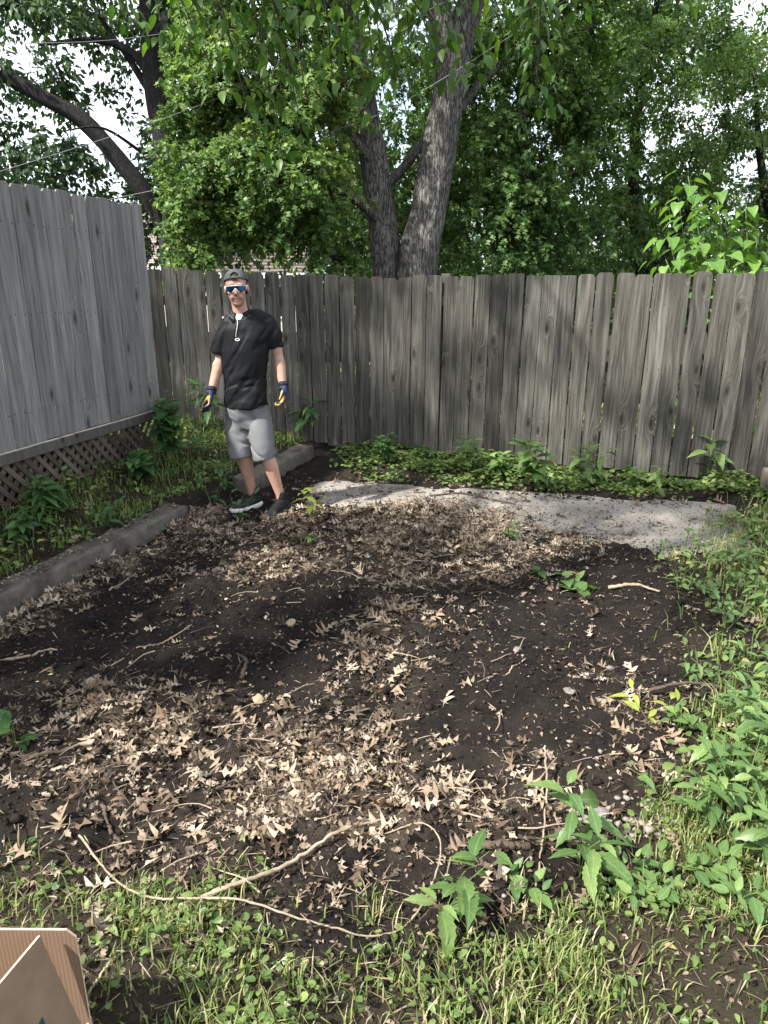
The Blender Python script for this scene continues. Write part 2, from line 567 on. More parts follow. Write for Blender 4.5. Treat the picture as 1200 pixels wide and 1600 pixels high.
def height(x, y):
    x = np.asarray(x, float); y = np.asarray(y, float)
    near = np.exp(-np.maximum(0, np.hypot(x, y - 4) - 8) / 6)
    h = 0.07 * (fbm(x * 0.9, y * 0.9, 0, 3) - 0.5) + 0.105 * (fbm(x * 2.6, y * 2.6, 0, 9, 3) - 0.5)
    h = h + 0.075 * (fbm(x * 8, y * 8, 0, 5, 3) - 0.5) + 0.042 * (fbm(x * 22, y * 22, 0, 15, 3) - 0.5)
    h = h * near
    h = h + 0.085 * gauss(x, y, -0.27, 2.95, 0.22, 0.13) - 0.06 * gauss(x, y, -0.42, 2.80, 0.16, 0.10)
    h = h + 0.05 * gauss(x, y, 0.35, 4.5, 0.6, 0.5) + 0.05 * gauss(x, y, 0.1, 3.6, 0.5, 0.12)
    h = h + 0.09 * np.exp(-((x - 0.02 - 0.06 * (y - 3)) / 0.34) ** 2) * sstep(2.5, 3.2, y) * (1 - sstep(4.9, 5.6, y))
    h = h - 0.05 * gauss(x, y, 0.62, 1.98, 0.20, 0.07) - 0.05 * gauss(x, y, 1.15, 3.35, 0.35, 0.25)
    h = h + 0.05 * gauss(x, y, 0.75, 2.75, 0.5, 0.05)
    dl = curb_x(y) - x
    left = sstep(0.0, 0.2, dl)
    h = h + left * (0.11 + 0.20 * sstep(0.15, 1.15, dl)) * sstep(1.6, 2.6, y)
    h = h - 0.035 * sstep(-0.9, -0.1, dl) * (1 - left) * sstep(2.4, 3.3, y) * (1 - sstep(4.9, 5.4, y))
    h = h + 0.055 * np.exp(-((dl + 0.06) / 0.11) ** 2) * (1 - left) * sstep(3.0, 3.5, y) * (1 - sstep(5.1, 5.35, y))
    h = h + 0.05 * sstep(0.0, 0.35, x - right_x(y))
    h = h + 0.03 * (1 - sstep(1.4, 1.7, y))
    d = poly_inside(x, y, SLAB) + 0.34 * (fbm(x * 2.0, y * 2.0, 0, 33) - 0.5)
    s = sstep(0.0, 0.16, d)
    h = h * (1 - s) + (-0.05) * s
    # pile of swept leaves on soil at the near edge of the pad
    h = h + 0.06 * gauss(x, y, 0.25, 5.15, 0.75, 0.35) * (1 - 0.3 * s)
    return h


def gz(x, y):
    h = height(x, y)
    return np.maximum(h, np.where(poly_inside(x, y, SLAB) > 0, 0.0, -9))


def gz1(x, y):
    return float(gz(np.array([x]), np.array([y]))[0])


def slab_far(x):
    return 6.34 - 0.211 * (np.asarray(x, float) + 0.62)


def green_mask(x, y):
    n = fbm(x * 2.2, y * 2.2, 0, 51)
    n2 = fbm(x * 7, y * 7, 0, 57)
    dl = curb_x(y) - x
    g = sstep(0.05, 0.3, dl) * sstep(1.9, 2.4, y) * sstep(0.32, 0.5, n + 0.25 * n2)
    g = np.maximum(g, sstep(0.0, 0.45, x - right_x(y) + 0.8 * (n - 0.5)) * (1 - sstep(4.9, 5.6, y)))
    yf = 1.44 + 0.42 * sstep(-0.45, -1.05, x) + 0.20 * sstep(0.25, 0.75, x)
    g = np.maximum(g, 1 - sstep(-0.14, 0.12, y - yf + 0.7 * (n - 0.5) + 0.35 * (n2 - .5)))
    fy = fence_y(x)
    g = np.maximum(g, sstep(-0.04, 0.15, y - slab_far(x) + 0.3 * (n - 0.5)) * sstep(-0.7, 0.1, x))
    g = np.maximum(g, sstep(0.0, 0.2, y - fy))
    return g


def litter_dens(x, y):
    n = fbm(x * 3, y * 3, 0, 71); n2 = fbm(x * 9, y * 9, 0, 77, 3)
    d = 0.10 + 0 * x
    d = d + 1.15 * gauss(x, y, -0.30, 2.12, 0.75, 0.40)
    d = d + 1.3 * gauss(x, y, -0.80, 2.35, 0.35, 0.3) + 1.0 * gauss(x, y, -1.15, 2.45, 0.35, 0.3) + 0.7 * gauss(x, y, 0.25, 1.95, 0.3, 0.22)
    d = d + 3.6 * gauss(x, y, 0.25, 4.75, 0.55, 0.55) + 0.9 * gauss(x, y, 0.12, 3.75, 0.3, 0.45)
    d = d + 1.0 * gauss(x, y, 0.85, 4.75, 0.6, 0.3)
    d = d + 1.8 * gauss(x, y, -1.1, 4.85, 0.4, 0.22) + 1.1 * gauss(x, y, -0.7, 4.2, 0.5, 0.25)
    d = d + 0.55 * gauss(x, y, -0.1, 2.9, 0.35, 0.35) + 0.6 * gauss(x, y, 1.0, 2.5, 0.16, 0.3)
    dl = x - curb_x(y)
    d = d + 5.0 * np.exp(-((dl - 0.10) / 0.085) ** 2) * sstep(3.2, 3.6, y) * (1 - sstep(5.1, 5.4, y))
    d = d * (0.15 + 2.2 * np.maximum(0, n - 0.28)) * (0.5 + 1.1 * n2)
    d = d * (1 - 0.93 * gauss(x, y, 0.62, 2.85, 0.42, 0.6)) * (1 - 0.85 * gauss(x, y, -1.0, 3.5, 0.5, 0.55))
    d = d * np.where(dl < 0.04, 0.16, 1.0)
    d = d * (1 - 0.75 * sstep(0.2, 0.6, x - right_x(y)))
    d = d * (1 - 0.55 * (1 - sstep(1.35, 1.65, y)))
    return np.clip(d, 0, None)


def axis(fine0, fine1, step, far, grow=1.22):
    a = list(np.arange(fine0, fine1 + 1e-6, step))
    s = step; p = a[-1]
    while p < far:
        s *= grow; p += s; a.append(p)
    s = step; p = a[0]; b = []
    while p > -far:
        s *= grow; p -= s; b.append(p)
    return np.array(b[::-1] + a)


gx = axis(-2.6, 3.2, 0.021, 400)
gy = axis(1.0, 6.6, 0.021, 400)
XX, YY = np.meshgrid(gx, gy)
ZZ = height(XX, YY)
nx_, ny_ = len(gx), len(gy)
ii = np.arange((ny_ - 1) * (nx_ - 1)); r_ = ii // (nx_ - 1); c_ = ii % (nx_ - 1)
fq = np.stack([r_ * nx_ + c_, r_ * nx_ + c_ + 1, (r_ + 1) * nx_ + c_ + 1, (r_ + 1) * nx_ + c_], 1)
xf, yf_ = XX.ravel(), YY.ravel()
me = mesh_np('ground', np.stack([xf, yf_, ZZ.ravel()], 1), fq, [M['soil']], True,
             {'green': green_mask(xf, yf_), 'dry': np.clip(litter_dens(xf, yf_) * 0.8, 0, 1)})
ground = tag(link('ground', me), 'dark bare soil with turf at its edges', kind='structure')

# concrete pad
bm = bmesh.new()
NX, NY = 60, 24
vg = []
for j in range(NY + 1):
    for i in range(NX + 1):
        a = Vector((*SLAB[3], 0)).lerp(Vector((*SLAB[2], 0)), i / NX)
        b = Vector((*SLAB[0], 0)).lerp(Vector((*SLAB[1], 0)), i / NX)
        p = a.lerp(b, j / NY)
        e = (i in (0, NX)) or (j in (0, NY))
        p.z = 0.006 * (float(vnoise(np.array([p.x * 3]), np.array([p.y * 3]), 0, 8)[0]) - 0.5)
        if e:
            p.z -= 0.01
            p.x += random.uniform(-.015, .015); p.y += random.uniform(-.015, .015)
        vg.append(bm.verts.new(p))
for j in range(NY):
    for i in range(NX):
        k = j * (NX + 1) + i
        bm.faces.new((vg[k], vg[k + 1], vg[k + NX + 2], vg[k + NX + 1]))
ret = bmesh.ops.extrude_face_region(bm, geom=bm.faces[:])
for v in [g for g in ret['geom'] if isinstance(g, bmesh.types.BMVert)]:
    v.co.z -= 0.12
bmesh.ops.recalc_face_normals(bm, faces=bm.faces[:])
me = bpy.data.meshes.new('concrete_pad'); bm.to_mesh(me); bm.free()
me.materials.append(M['slab'])
me.polygons.foreach_set('use_smooth', np.ones(len(me.polygons), bool))
tag(link('concrete_pad', me), 'worn grey concrete pad below the back fence', kind='structure')


def curb(name, p0, p1, w, z0, z1, label, seed, joints=()):
    """cast kerb, worn and chipped; long grid box with noise"""
    p0 = Vector(p0); p1 = Vector(p1)
    d = p1 - p0; L = d.length; rz = math.atan2(d.y, d.x)
    prof = []
    H = z1 - z0
    r = 0.015
    pts = [(-w / 2, 0), (-w / 2, H * 0.5), (-w / 2, H - r), (-w / 2 + r * .4, H - r * .4), (-w / 2 + r, H)]
    pts += [(-w / 4, H), (-w / 8, H), (0, H), (w / 8, H), (w / 4, H)]
    pts += [(w / 2 - r, H), (w / 2 - r * .4, H - r * .4), (w / 2, H - r), (w / 2, H * 0.5), (w / 2, 0)]
    n = max(3, int(L / 0.014)); k = len(pts)
    V = []
    for i in range(n + 1):
        s = L * i / n
        e = 1.0
        if i in (0, n): e = 0.90
        dip = 0.0
        for jx in joints:
            dip = max(dip, 0.012 * math.exp(-((s - jx) / 0.014) ** 2))
        for (a, b) in pts:
            V.append((s, a * e, b * (0.97 if e < 1 else 1) - (dip if b > H * .6 else 0)))
    V = np.array(V)
    nn = fbm(V[:, 0] * 9, V[:, 1] * 9, V[:, 2] * 9, seed) - 0.5
    n2 = fbm(V[:, 0] * 3, V[:, 1] * 3, V[:, 2] * 3, seed + 5) - 0.5
    V[:, 1] += (nn * 0.034 + n2 * 0.016) * np.sign(V[:, 1] + 1e-6)
    V[:, 2] += (nn * 0.032 + n2 * 0.018) * (V[:, 2] > H * 0.4)
    F = []
    for i in range(n):
        for j in range(k - 1):
            F.append((i * k + j, (i + 1) * k + j, (i + 1) * k + j + 1, i * k + j + 1))
    fs = [np.array(F)]
    caps = [np.array([list(range(k))]), np.array([[n * k + j for j in range(k - 1, -1, -1)]])]
    me = mesh_np(name, V, fs + caps, [M['curb']], False)
    o = link(name, me, None, (p0.x, p0.y, z0), (0, 0, rz))
    return tag(o, label, 'kerb')


curb('concrete_kerb', (float(curb_x(2.5)) - .10, 2.5, 0), (float(curb_x(5.12)) - 0.10, 5.12, 0), 0.18, -0.08, 0.128,
     'long worn concrete kerb with dead oak leaves swept along its side', 4)
curb('concrete_kerb', (-1.21, 5.85, 0), (-0.80, 7.18, 0), 0.18, -0.08, 0.14,
     'short grey concrete kerb with scored joints behind the standing man', 14, (0.28, 0.56, 0.84, 1.12))
curb('concrete_kerb', (3.16, 5.15, 0), (3.33, 5.88, 0), 0.20, -0.08, 0.22,
     'raised concrete kerb end at the weedy corner of the pad', 24)

# ------------------------------------------------------------------ board fences
NAIL = plain_mat('nail_head', (0.03, 0.026, 0.024), 0.6, 0.4)
DIRTMAT = None


def board_mesh(name, w, t, h, mat, ear=0.03, nails=(), bow=0.0, taper=0.0):
    """vertical dog-eared board, origin at bottom centre; front face towards -y"""
    prof = [(-w / 2, 0), (w / 2, 0), (w / 2 + taper, h * .5), (w / 2, h - ear), (w / 2 - ear * .75, h), (-w / 2 + ear * .75, h), (-w / 2, h - ear), (-w / 2 + taper, h * .5)]
    n = len(prof)
    V = []
    for s in (-1, 1):
        for (x, z) in prof:
            V.append((x, s * t / 2 + bow * (z / h) ** 2, z))
    F = [tuple(range(n)), tuple(range(2 * n - 1, n - 1, -1))]
    for i in range(n):
        j = (i + 1) % n
        F.append((i, n + i, n + j, j))
    bm = bmesh.new()
    vv = [bm.verts.new(p) for p in V]
    for f in F: bm.faces.new([vv[i] for i in f])
    bmesh.ops.recalc_face_normals(bm, faces=bm.faces[:])
    nb = len(bm.faces)
    ed = [e for e in bm.edges if abs(e.verts[0].co.y - e.verts[1].co.y) < t * .4]
    bmesh.ops.bevel(bm, geom=ed, offset=0.002, segments=1, affect='EDGES')
    for f in bm.faces: f.material_index = 0
    for (x, z) in nails:
        yy = -t / 2 + bow * (z / h) ** 2 - 0.0012
        c = [bm.verts.new((x + 0.0058 * math.cos(a * math.pi / 3), yy, z + 0.0058 * math.sin(a * math.pi / 3))) for a in range(6)]
        f = bm.faces.new(c); f.material_index = 1
        f.normal_update()
        if f.normal.y > 0: f.normal_flip()
    me = bpy.data.meshes.new(name); bm.to_mesh(me); bm.free()
    me.materials.append(mat); me.materials.append(NAIL)
    return me


fence = thing('wooden_fence', 'weathered grey dog-eared board fence along the back of the yard', 'fence', (0, 7.49, 0))
FENCE_LOC = Vector((0, 7.49, 0))


def fence_run(p0, p1, pitch, w, ztop, zbot, tilt, seed):
    rnd = random.Random(seed)
    p0 = Vector((*p0, 0)); p1 = Vector((*p1, 0))
    d = p1 - p0; L = d.length; d.normalize(); rz = math.atan2(d.y, d.x)
    nrm = Vector((d.y, -d.x, 0))              # towards the yard
    s = pitch / 2
    while s < L - pitch * .3:
        c = p0 + d * s
        ww = w * rnd.uniform(0.97, 1.02)
        zb = zbot(c.x) + rnd.uniform(-.015, .015); zt = ztop(c.x) + rnd.uniform(-.015, .013)
        h = zt - zb
        nails = []
        for zr in (0.32, 0.98, 1.55):
            for k in (-1, 1):
                nails.append((k * ww * .3 + rnd.uniform(-.012, .012), zr - zb + rnd.uniform(-.012, .012)))
        me = board_mesh('board', ww, 0.017, h, M['fence'], 0.022 + rnd.uniform(-.012, .012), nails, rnd.uniform(-.012, .01), rnd.uniform(-.004, .004))
        o = link('board', me, fence, c + nrm * rnd.uniform(0, .004) + Vector((0, 0, zb)) - FENCE_LOC,
                 (0, rnd.gauss(tilt, .004), rz + rnd.uniform(-.012, .012)))
        s += pitch * rnd.uniform(0.985, 1.02)
    for zr in (0.32, 0.98, 1.55):
        m = MB(); m.box((0, 0, 0), (L, 0.04, 0.088), None, .003)
        q = (p0 + p1) / 2 - nrm * 0.036
        m.build('rail', M['fence'], fence, False, q + Vector((0, 0, zr)) - FENCE_LOC, (0, 0, rz))
    k = 0.5
    while k < L:
        m = MB(); m.box((0, 0, 0.86), (0.09, 0.09, 1.9), None, .004)
        m.build('post', M['fence'], fence, False, p0 + d * k - nrm * 0.105 - FENCE_LOC, (0, 0, rz))
        k += 2.35


fence_run((-3.6, 7.645), (0.12, 7.49), 0.1495, 0.141, lambda x: 1.775 - 0.038 * min(x, 0.1), lambda x: 0.05 - 0.03 * x, 0.0, 1)
fence_run((0.12, 7.49), (4.6, 5.586), 0.1605, 0.152, lambda x: 1.785 + 0.006 * x, lambda x: 0.015, 0.006, 2)

# screen of planks standing on a raised deck, lattice skirt below
S0 = Vector((-2.00, 6.30, 0)); S1 = Vector((-2.50, 4.50, 0))
SD = (S1 - S0).normalized(); SR = math.atan2(SD.y, SD.x)
SN = Vector((-SD.y, SD.x, 0))                # towards the yard?
if SN.x < 0: SN = -SN
screen = thing('privacy_screen', 'tall silver-grey plank screen on a raised deck with brown lattice skirt', 'screen', S0)
rnd = random.Random(5)
s = 0.07; pitch = 0.1435
while s < 4.4:
    zb = 0.660 + rnd.uniform(-.004, .006); h = 1.66 + rnd.uniform(-.008, .008)
    nails = [(k * .045, z + rnd.uniform(-.01, .01)) for z in (0.22, 0.85, 1.42) for k in (-1, 1)]
    me = board_mesh('plank', 0.1385 * rnd.uniform(.98, 1.012), 0.016, h, M['screen'], 0.018, nails, rnd.uniform(-.006, .006))
    link('plank', me, screen, SD * s + SN * rnd.uniform(0, .009) + Vector((0, 0, zb)), (0, rnd.gauss(0, .002), SR + math.pi if SN.dot(Vector((math.sin(SR), -math.cos(SR), 0))) < 0 else SR))
    s += pitch
LS = 4.4
for zr in (0.88, 2.08):
    m = MB(); m.box((0, 0, 0), (LS, 0.04, 0.09), None, .003)
    m.build('rail', M['beam'], screen, False, SD * LS / 2 - SN * 0.034 + Vector((0, 0, zr)), (0, 0, SR))
m = MB(); m.box((0, 0, 0), (LS, 0.04, 0.075), None, .004)
m.build('skirt_beam', M['beam'], screen, False, SD * LS / 2 - SN * 0.012 + Vector((0, 0, 0.610)), (0, 0, SR))
for kdir, off, mt in ((1, -0.012, 'lattice'), (-1, -0.021, 'lattice')):
    q = -0.25
    while q < 3.4:
        z0, z1 = 0.24, 0.585
        a = q; b = q + kdir * (z1 - z0) * 0.95
        if min(a, b) > 0.0 and max(a, b) < 3.4:
            ln = math.hypot(b - a, z1 - z0)
            m = MB(); m.box((0, 0, ln / 2), (0.036, 0.008, ln), None, .001)
            o = m.build('slat', M[mt], screen)
            ax = SD * (b - a) / ln + Vector((0, 0, (z1 - z0) / ln))
            yv = SN; xv = yv.cross(ax)
            o.matrix_local = Matrix.Translation(SD * a + SN * (off) + Vector((0, 0, z0))) @ Matrix((xv, yv, ax)).transposed().to_4x4()
        q += 0.098
# deck body behind the lattice
deck = thing('deck', 'raised wooden deck behind the lattice skirt', 'deck', S0)
q = -0.10
for k in range(11):
    m = MB(); m.box((0, 0, 0), (4.2, 0.138, 0.03), None, .003)
    m.build('deck_board', M['beam'], deck, False, SD * 2.15 - SN * (0.13 + k * 0.143) + Vector((0, 0, 0.640)), (0, 0, SR))
for k in range(4):
    for kk in range(2):
        m = MB(); m.box((0, 0, 0.35), (0.09, 0.09, 0.55), None, .004)
        m.build('post', M['beam'], deck, False, SD * (0.2 + k * 1.25) - SN * (0.16 + 1.3 * kk) + Vector((0, 0, 0)), (0, 0, SR))

# ------------------------------------------------------------------ houses behind
M['shingle'] = plain_mat('tan_shingle', (0.135, 0.112, 0.095), 0.9, 0.15, 14.0, 0.35)
M['shingle_pale'] = plain_mat('pale_shingle', (0.30, 0.25, 0.225), 0.9, 0.15, 14.0, 0.25)
M['siding'] = plain_mat('cream_siding', (0.55, 0.52, 0.46), 0.8, 0.2, 6.0, 0.12)
M['trimw'] = plain_mat('white_trim', (0.75, 0.74, 0.71), 0.6, 0.3)
M['glassd'] = plain_mat('dark_window_glass', (0.02, 0.025, 0.03), 0.1, 0.6)


def house(x0, x1, y0, y1, eave, ridge, mat, label):
    h = thing('house', label, 'house', ((x0 + x1) / 2, y0, 0))
    o0 = Vector(h.location)
    m = MB()
    m.box((0, (y1 - y0) / 2, eave / 2), (x1 - x0, y1 - y0, eave))
    m.build('wall', M['siding'], h)
    ym = (y1 - y0) / 2; W = (x1 - x0) / 2 + 0.35
    m = MB()
    n = 26
    for side in (0, 1):
        for k in range(n):
            a = k / n; b = (k + 1) / n
            ya, yb = -0.4 + (ym + 0.4) * a, -0.4 + (ym + 0.4) * (b + 0.02)
            za, zb = eave - 0.12 + (ridge - eave + 0.12) * a, eave - 0.12 + (ridge - eave + .12) * b
            if side: ya, yb = 2 * ym - ya, 2 * ym - yb
            vs_ = [(-W, ya, za + 0.035), (W, ya, za + 0.035), (W, yb, zb + 0.012), (-W, yb, zb + 0.012),
                   (-W, ya, za), (W, ya, za), (W, yb, zb - .03), (-W, yb, zb - .03)]
            m.add(vs_, [(0, 1, 2, 3), (4, 7, 6, 5), (0, 4, 5, 1), (2, 6, 7, 3), (0, 3, 7, 4), (1, 5, 6, 2)])
    m.build('roof', mat, h)
    m = MB(); m.box((0, -0.43, eave - 0.12), (2 * W, 0.03, 0.16)); m.build('fascia', M['trimw'], h)
    for wx in (-(x1 - x0) * .25, (x1 - x0) * .25):
        m = MB(); m.box((wx, -0.02, eave * .58), (1.1, 0.06, 1.0)); w = m.build('window', M['trimw'], h)
        for k in (-1, 1):
            m = MB(); m.box((wx + k * .26, -0.052, eave * .58), (0.46, 0.02, 0.86)); m.build('pane', M['glassd'], w)
    for sx in (-1, 1):
        xx = sx * (x1 - x0) / 2
        m = MB(); m.add([(xx, 0, eave), (xx, 2 * ym, eave), (xx, ym, ridge - .1)], [(0, 1, 2)]); m.build('gable', M['siding'], h)
    return h


house(-5.6, -2.75, 23.0, 29.0, 2.1, 4.6, M['shingle'], 'low house with tan shingle roof showing above the fence beside the man\'s cap')
house(-14.5, -7.7, 26.0, 32.0, 2.35, 4.4, M['shingle_pale'], 'house with pale pinkish roof showing just past the end of the plank screen')

# ------------------------------------------------------------------ leaf shapes (unit length along +y, face +z)
def leaf_strip(half, fold=0.25, droop=0.2, sag=None):
    """half outline [(x,y)...] from base to tip -> verts, tris (midrib + both sides)"""
    ys = [p[1] for p in half]
    V = []; F = []
    n = len(half)
    for (x, y) in half: V.append((0, min(max(y, 0), 1.0), 0))
    for s in (1, -1):
        b = len(V)
        for (x, y) in half: V.append((s * x, y, abs(x) * fold))
        for i in range(n - 1):
            a0, a1, o0, o1 = i, i + 1, b + i, b + i + 1
            tris = [(a0, o0, o1), (a0, o1, a1)] if s > 0 else [(a0, o1, o0), (a0, a1, o1)]
            for t in tris:
                F.append(t)
    V = np.array(V, float)
    V[:, 2] -= droop * V[:, 1] ** 2
    # weld coincident points, drop empty triangles
    key = {}; mp = []
    U = []
    for v in V:
        k = tuple(np.round(v, 5))
        if k not in key:
            key[k] = len(U); U.append(v)
        mp.append(key[k])
    FF = []
    for f in F:
        g = tuple(mp[i] for i in f)
        if len(set(g)) == 3: FF.append(g)
    return np.array(U), np.array(FF)


L_OVATE = leaf_strip([(0, 0), (0.20, 0.18), (0.27, 0.42), (0.16, 0.75), (0, 1)], 0.3, 0.25)
L_NARROW = leaf_strip([(0, 0), (0.12, 0.25), (0.13, 0.5), (0, 1)], 0.35, 0.3)
L_SMALL = leaf_strip([(0, 0), (0.28, 0.40), (0, 1)], 0.3, 0.2)
L_MAPLE = leaf_strip([(0, 0), (0.40, 0.16), (0.20, 0.36), (0.46, 0.66), (0.15, 0.62), (0, 1)], 0.18, 0.3)
L_HEART = leaf_strip([(0, 0.06), (0.20, -0.03), (0.38, 0.14), (0.37, 0.38), (0.20, 0.72), (0, 1)], 0.22, 0.3)
L_ROUND = leaf_strip([(0, 0.08), (0.30, 0.02), (0.48, 0.35), (0.36, 0.75), (0, 0.92)], 0.15, 0.1)
L_WEED = leaf_strip([(0, 0), (0.03, 0.10), (0.13, 0.20), (0.11, 0.23), (0.20, 0.33), (0.17, 0.37), (0.22, 0.47), (0.18, 0.51), (0.20, 0.60), (0.14, 0.66), (0.14, 0.75), (0.07, 0.84), (0, 1)], 0.34, 0.45)
L_LANCE = leaf_strip([(0, 0), (0.10, 0.15), (0.17, 0.38), (0.13, 0.7), (0, 1)], 0.35, 0.45)
L_LOBED = leaf_strip([(0, 0), (0.07, 0.16), (0.20, 0.24), (0.10, 0.32), (0.33, 0.50), (0.14, 0.52), (0.26, 0.76), (0.10, 0.74), (0, 1)], 0.25, 0.4)


def oak_leaf(seed):
    r = random.Random(seed)
    j = lambda a, b=.03: a + r.uniform(-b, b)
    half = [(0.005, -0.20), (0.007, 0.0), (j(.03, .01), .12), (j(.17), j(.19)), (j(.13), j(.24, .01)), (j(.04, .01), .29), (j(.05, .01), .37), (j(.32, .05), j(.52)), (j(.22), j(.54, .01)),
            (j(.045, .01), .53), (j(.06, .01), .62), (j(.29, .05), j(.86)), (j(.17), j(.83, .01)), (j(.05, .01), .76), (j(.08), j(.92)), (0, 1)]
    V, F = leaf_strip(half, 0.0, 0.0)
    c1, c2, c3 = r.uniform(0.3, 2.6), r.uniform(-.7, 1.5), r.uniform(-.9, .9)
    x, y = V[:, 0].copy(), V[:, 1].copy()
    V[:, 2] = c1 * x * x * (0.5 + y) + c2 * (y - .4) ** 2 * .5 + c3 * x * (y - .3) + 0.05 * np.sin(9 * y + 7 * x + seed)
    th = r.uniform(0, 1.2)                      # curled sides draw inwards
    V[:, 0] = x * (1 - .25 * th * np.abs(x))
    V[:, 2] -= V[:, 2].min()
    return V, F


def broad_leaf(seed):
    r = random.Random(seed)
    j = lambda a, b=.025: a + r.uniform(-b, b)
    half = [(0.005, -0.15), (0.01, 0.0), (j(.12), .12), (j(.10), .2), (j(.24), .33), (j(.17), .42), (j(.28), .58), (j(.18), .68), (j(.20), .82), (j(.09), .9), (0, 1)]
    V, F = leaf_strip(half, 0.0, 0.0)
    c1, c2, c3 = r.uniform(0.8, 4.0), r.uniform(-.7, 1.5), r.uniform(-1.2, 1.2)
    x, y = V[:, 0].copy(), V[:, 1].copy()
    V[:, 2] = c1 * x * x * (0.5 + y) + c2 * (y - .4) ** 2 * .5 + c3 * x * (y - .3) + 0.06 * np.sin(11 * y + 8 * x + seed)
    V[:, 2] -= V[:, 2].min()
    return V, F


OAK = [oak_leaf(s) for s in range(8)] + [broad_leaf(s) for s in range(2)]


def norm(a):
    return a / np.maximum(1e-9, np.linalg.norm(a, axis=-1, keepdims=True))


def frames(axis_, nrm):
    """columns x,y,z with y along axis_, z near nrm"""
    y = norm(axis_); x = norm(np.cross(y, nrm)); z = np.cross(x, y)
    return np.stack([x, y, z], -1)


def scatter_mesh(name, tmpl, R, T, S, mat, rnd=None, smooth=False):
    tv, tf = tmpl
    n = len(T)
    V = np.einsum('nij,vj->nvi', R, tv) * np.asarray(S).reshape(n, 1, 1) + T[:, None, :]
    F = (tf[None] + (np.arange(n) * len(tv))[:, None, None]).reshape(-1, 3)
    if rnd is None: rnd = RNG.random(n)
    return mesh_np(name, V.reshape(-1, 3), F, [mat], smooth, {'rnd': np.repeat(rnd, len(tv))})


def spray_leaves(pos, dirs, n_leaf, spray_len, droop=0.35, spread=0.35):
    """twigs at pos pointing along dirs; returns leaf base points, axes, normals"""
    N = len(pos)
    s = RNG.random((N, n_leaf)) ** 0.8
    L = spray_len * RNG.uniform(0.6, 1.2, (N, 1))
    p = pos[:, None] + dirs[:, None] * (s * L)[..., None]
    p[..., 2] -= droop * (s ** 2) * L
    side = RNG.normal(size=(N, n_leaf, 3))
    side = norm(side - (side * dirs[:, None]).sum(-1, keepdims=True) * dirs[:, None])
    p = p + side * (spread * L)[..., None] * RNG.random((N, n_leaf, 1)) * 0.55
    ax = norm(dirs[:, None] * 0.55 + side * 0.8 + np.array([0, 0, -droop * 1.3]) + RNG.normal(size=p.shape) * 0.2)
    nm = norm(np.array([0, 0, 1.0]) + RNG.normal(size=p.shape) * 0.55 + dirs[:, None] * 0.25)
    return p.reshape(-1, 3), ax.reshape(-1, 3), nm.reshape(-1, 3)


def blob_points(blobs, seed, clump=1.3, thr=0.40, shell=0.55):
    """points in ellipsoids, gathered in clumps by noise, with outward directions"""
    out_p, out_d = [], []
    rg = np.random.default_rng(seed)
    for (c, r, n) in blobs:
        c = np.array(c, float); r = np.array(r, float)
        k = int(n * 3.2)
        d = norm(rg.normal(size=(k, 3)))
        rad = rg.random((k, 1)) ** (1 / 3.0)
        rad = shell * np.sqrt(rad) + (1 - shell) * rad
        p = c + d * rad * r
        nz = fbm(p[:, 0] * clump, p[:, 1] * clump, p[:, 2] * clump * 1.25, seed, 3)
        w = nz - thr
        keep = rg.random(k) < np.clip(w * 5.5, 0, 1)
        p, d = p[keep][:n], d[keep][:n]
        out_p.append(p)
        dd = norm(d * np.array([1, 1, .7]) + rg.normal(size=d.shape) * 0.45)
        out_d.append(dd)
    return np.concatenate(out_p), np.concatenate(out_d)


def crown_part(parent, loc, blobs, tmpl, mat, seed, n_leaf=16, spray=0.5, size=0.1, droop=0.35, clump=1.3, thr=0.40, name='crown', spread=0.4, twigs=True, kind=None):
    p, d = blob_points(blobs, seed, clump, thr)
    lp, la, ln = spray_leaves(p, d, n_leaf, spray, droop, spread)
    sz = size * RNG.uniform(0.65, 1.25, len(lp))
    cl = fbm(lp[:, 0] * 0.9, lp[:, 1] * 0.9, lp[:, 2] * 0.9, seed + 3, 2)
    rn = np.clip(RNG.normal(0.45, 0.22, len(lp)) + (cl - 0.5) * 0.9, 0, 1)
    me = scatter_mesh(name, tmpl, frames(la, ln), lp - np.array(loc), sz, mat, rn)
    o = link(name, me, parent)
    if kind: o['kind'] = kind
    if twigs:
        q = p - np.array(loc)
        sel = RNG.random(len(q)) < 0.5
        q = q[sel]; dd = d[sel]
        a0 = q - dd * spray * 0.7; a1 = q + dd * spray * 0.5 + np.array([0, 0, -droop * spray * .25]); a0[:, 2] -= 0.0
        side = norm(np.cross(dd, np.array([0.3, 0.2, 1.0]))) * 0.006
        up = norm(np.cross(dd, side)) * 0.006
        V = np.stack([a0 + side * 1.5, a0 - side * .8 + up * 1.3, a0 - side * .8 - up * 1.3, a1], 1).reshape(-1, 3)
        b = np.arange(len(q))[:, None] * 4
        F = np.concatenate([b + [0, 1, 3], b + [1, 2, 3], b + [2, 0, 3]])
        link('twigs', mesh_np('twigs', V, F, [M['twig']]), parent)['kind'] = 'stuff'
    return o


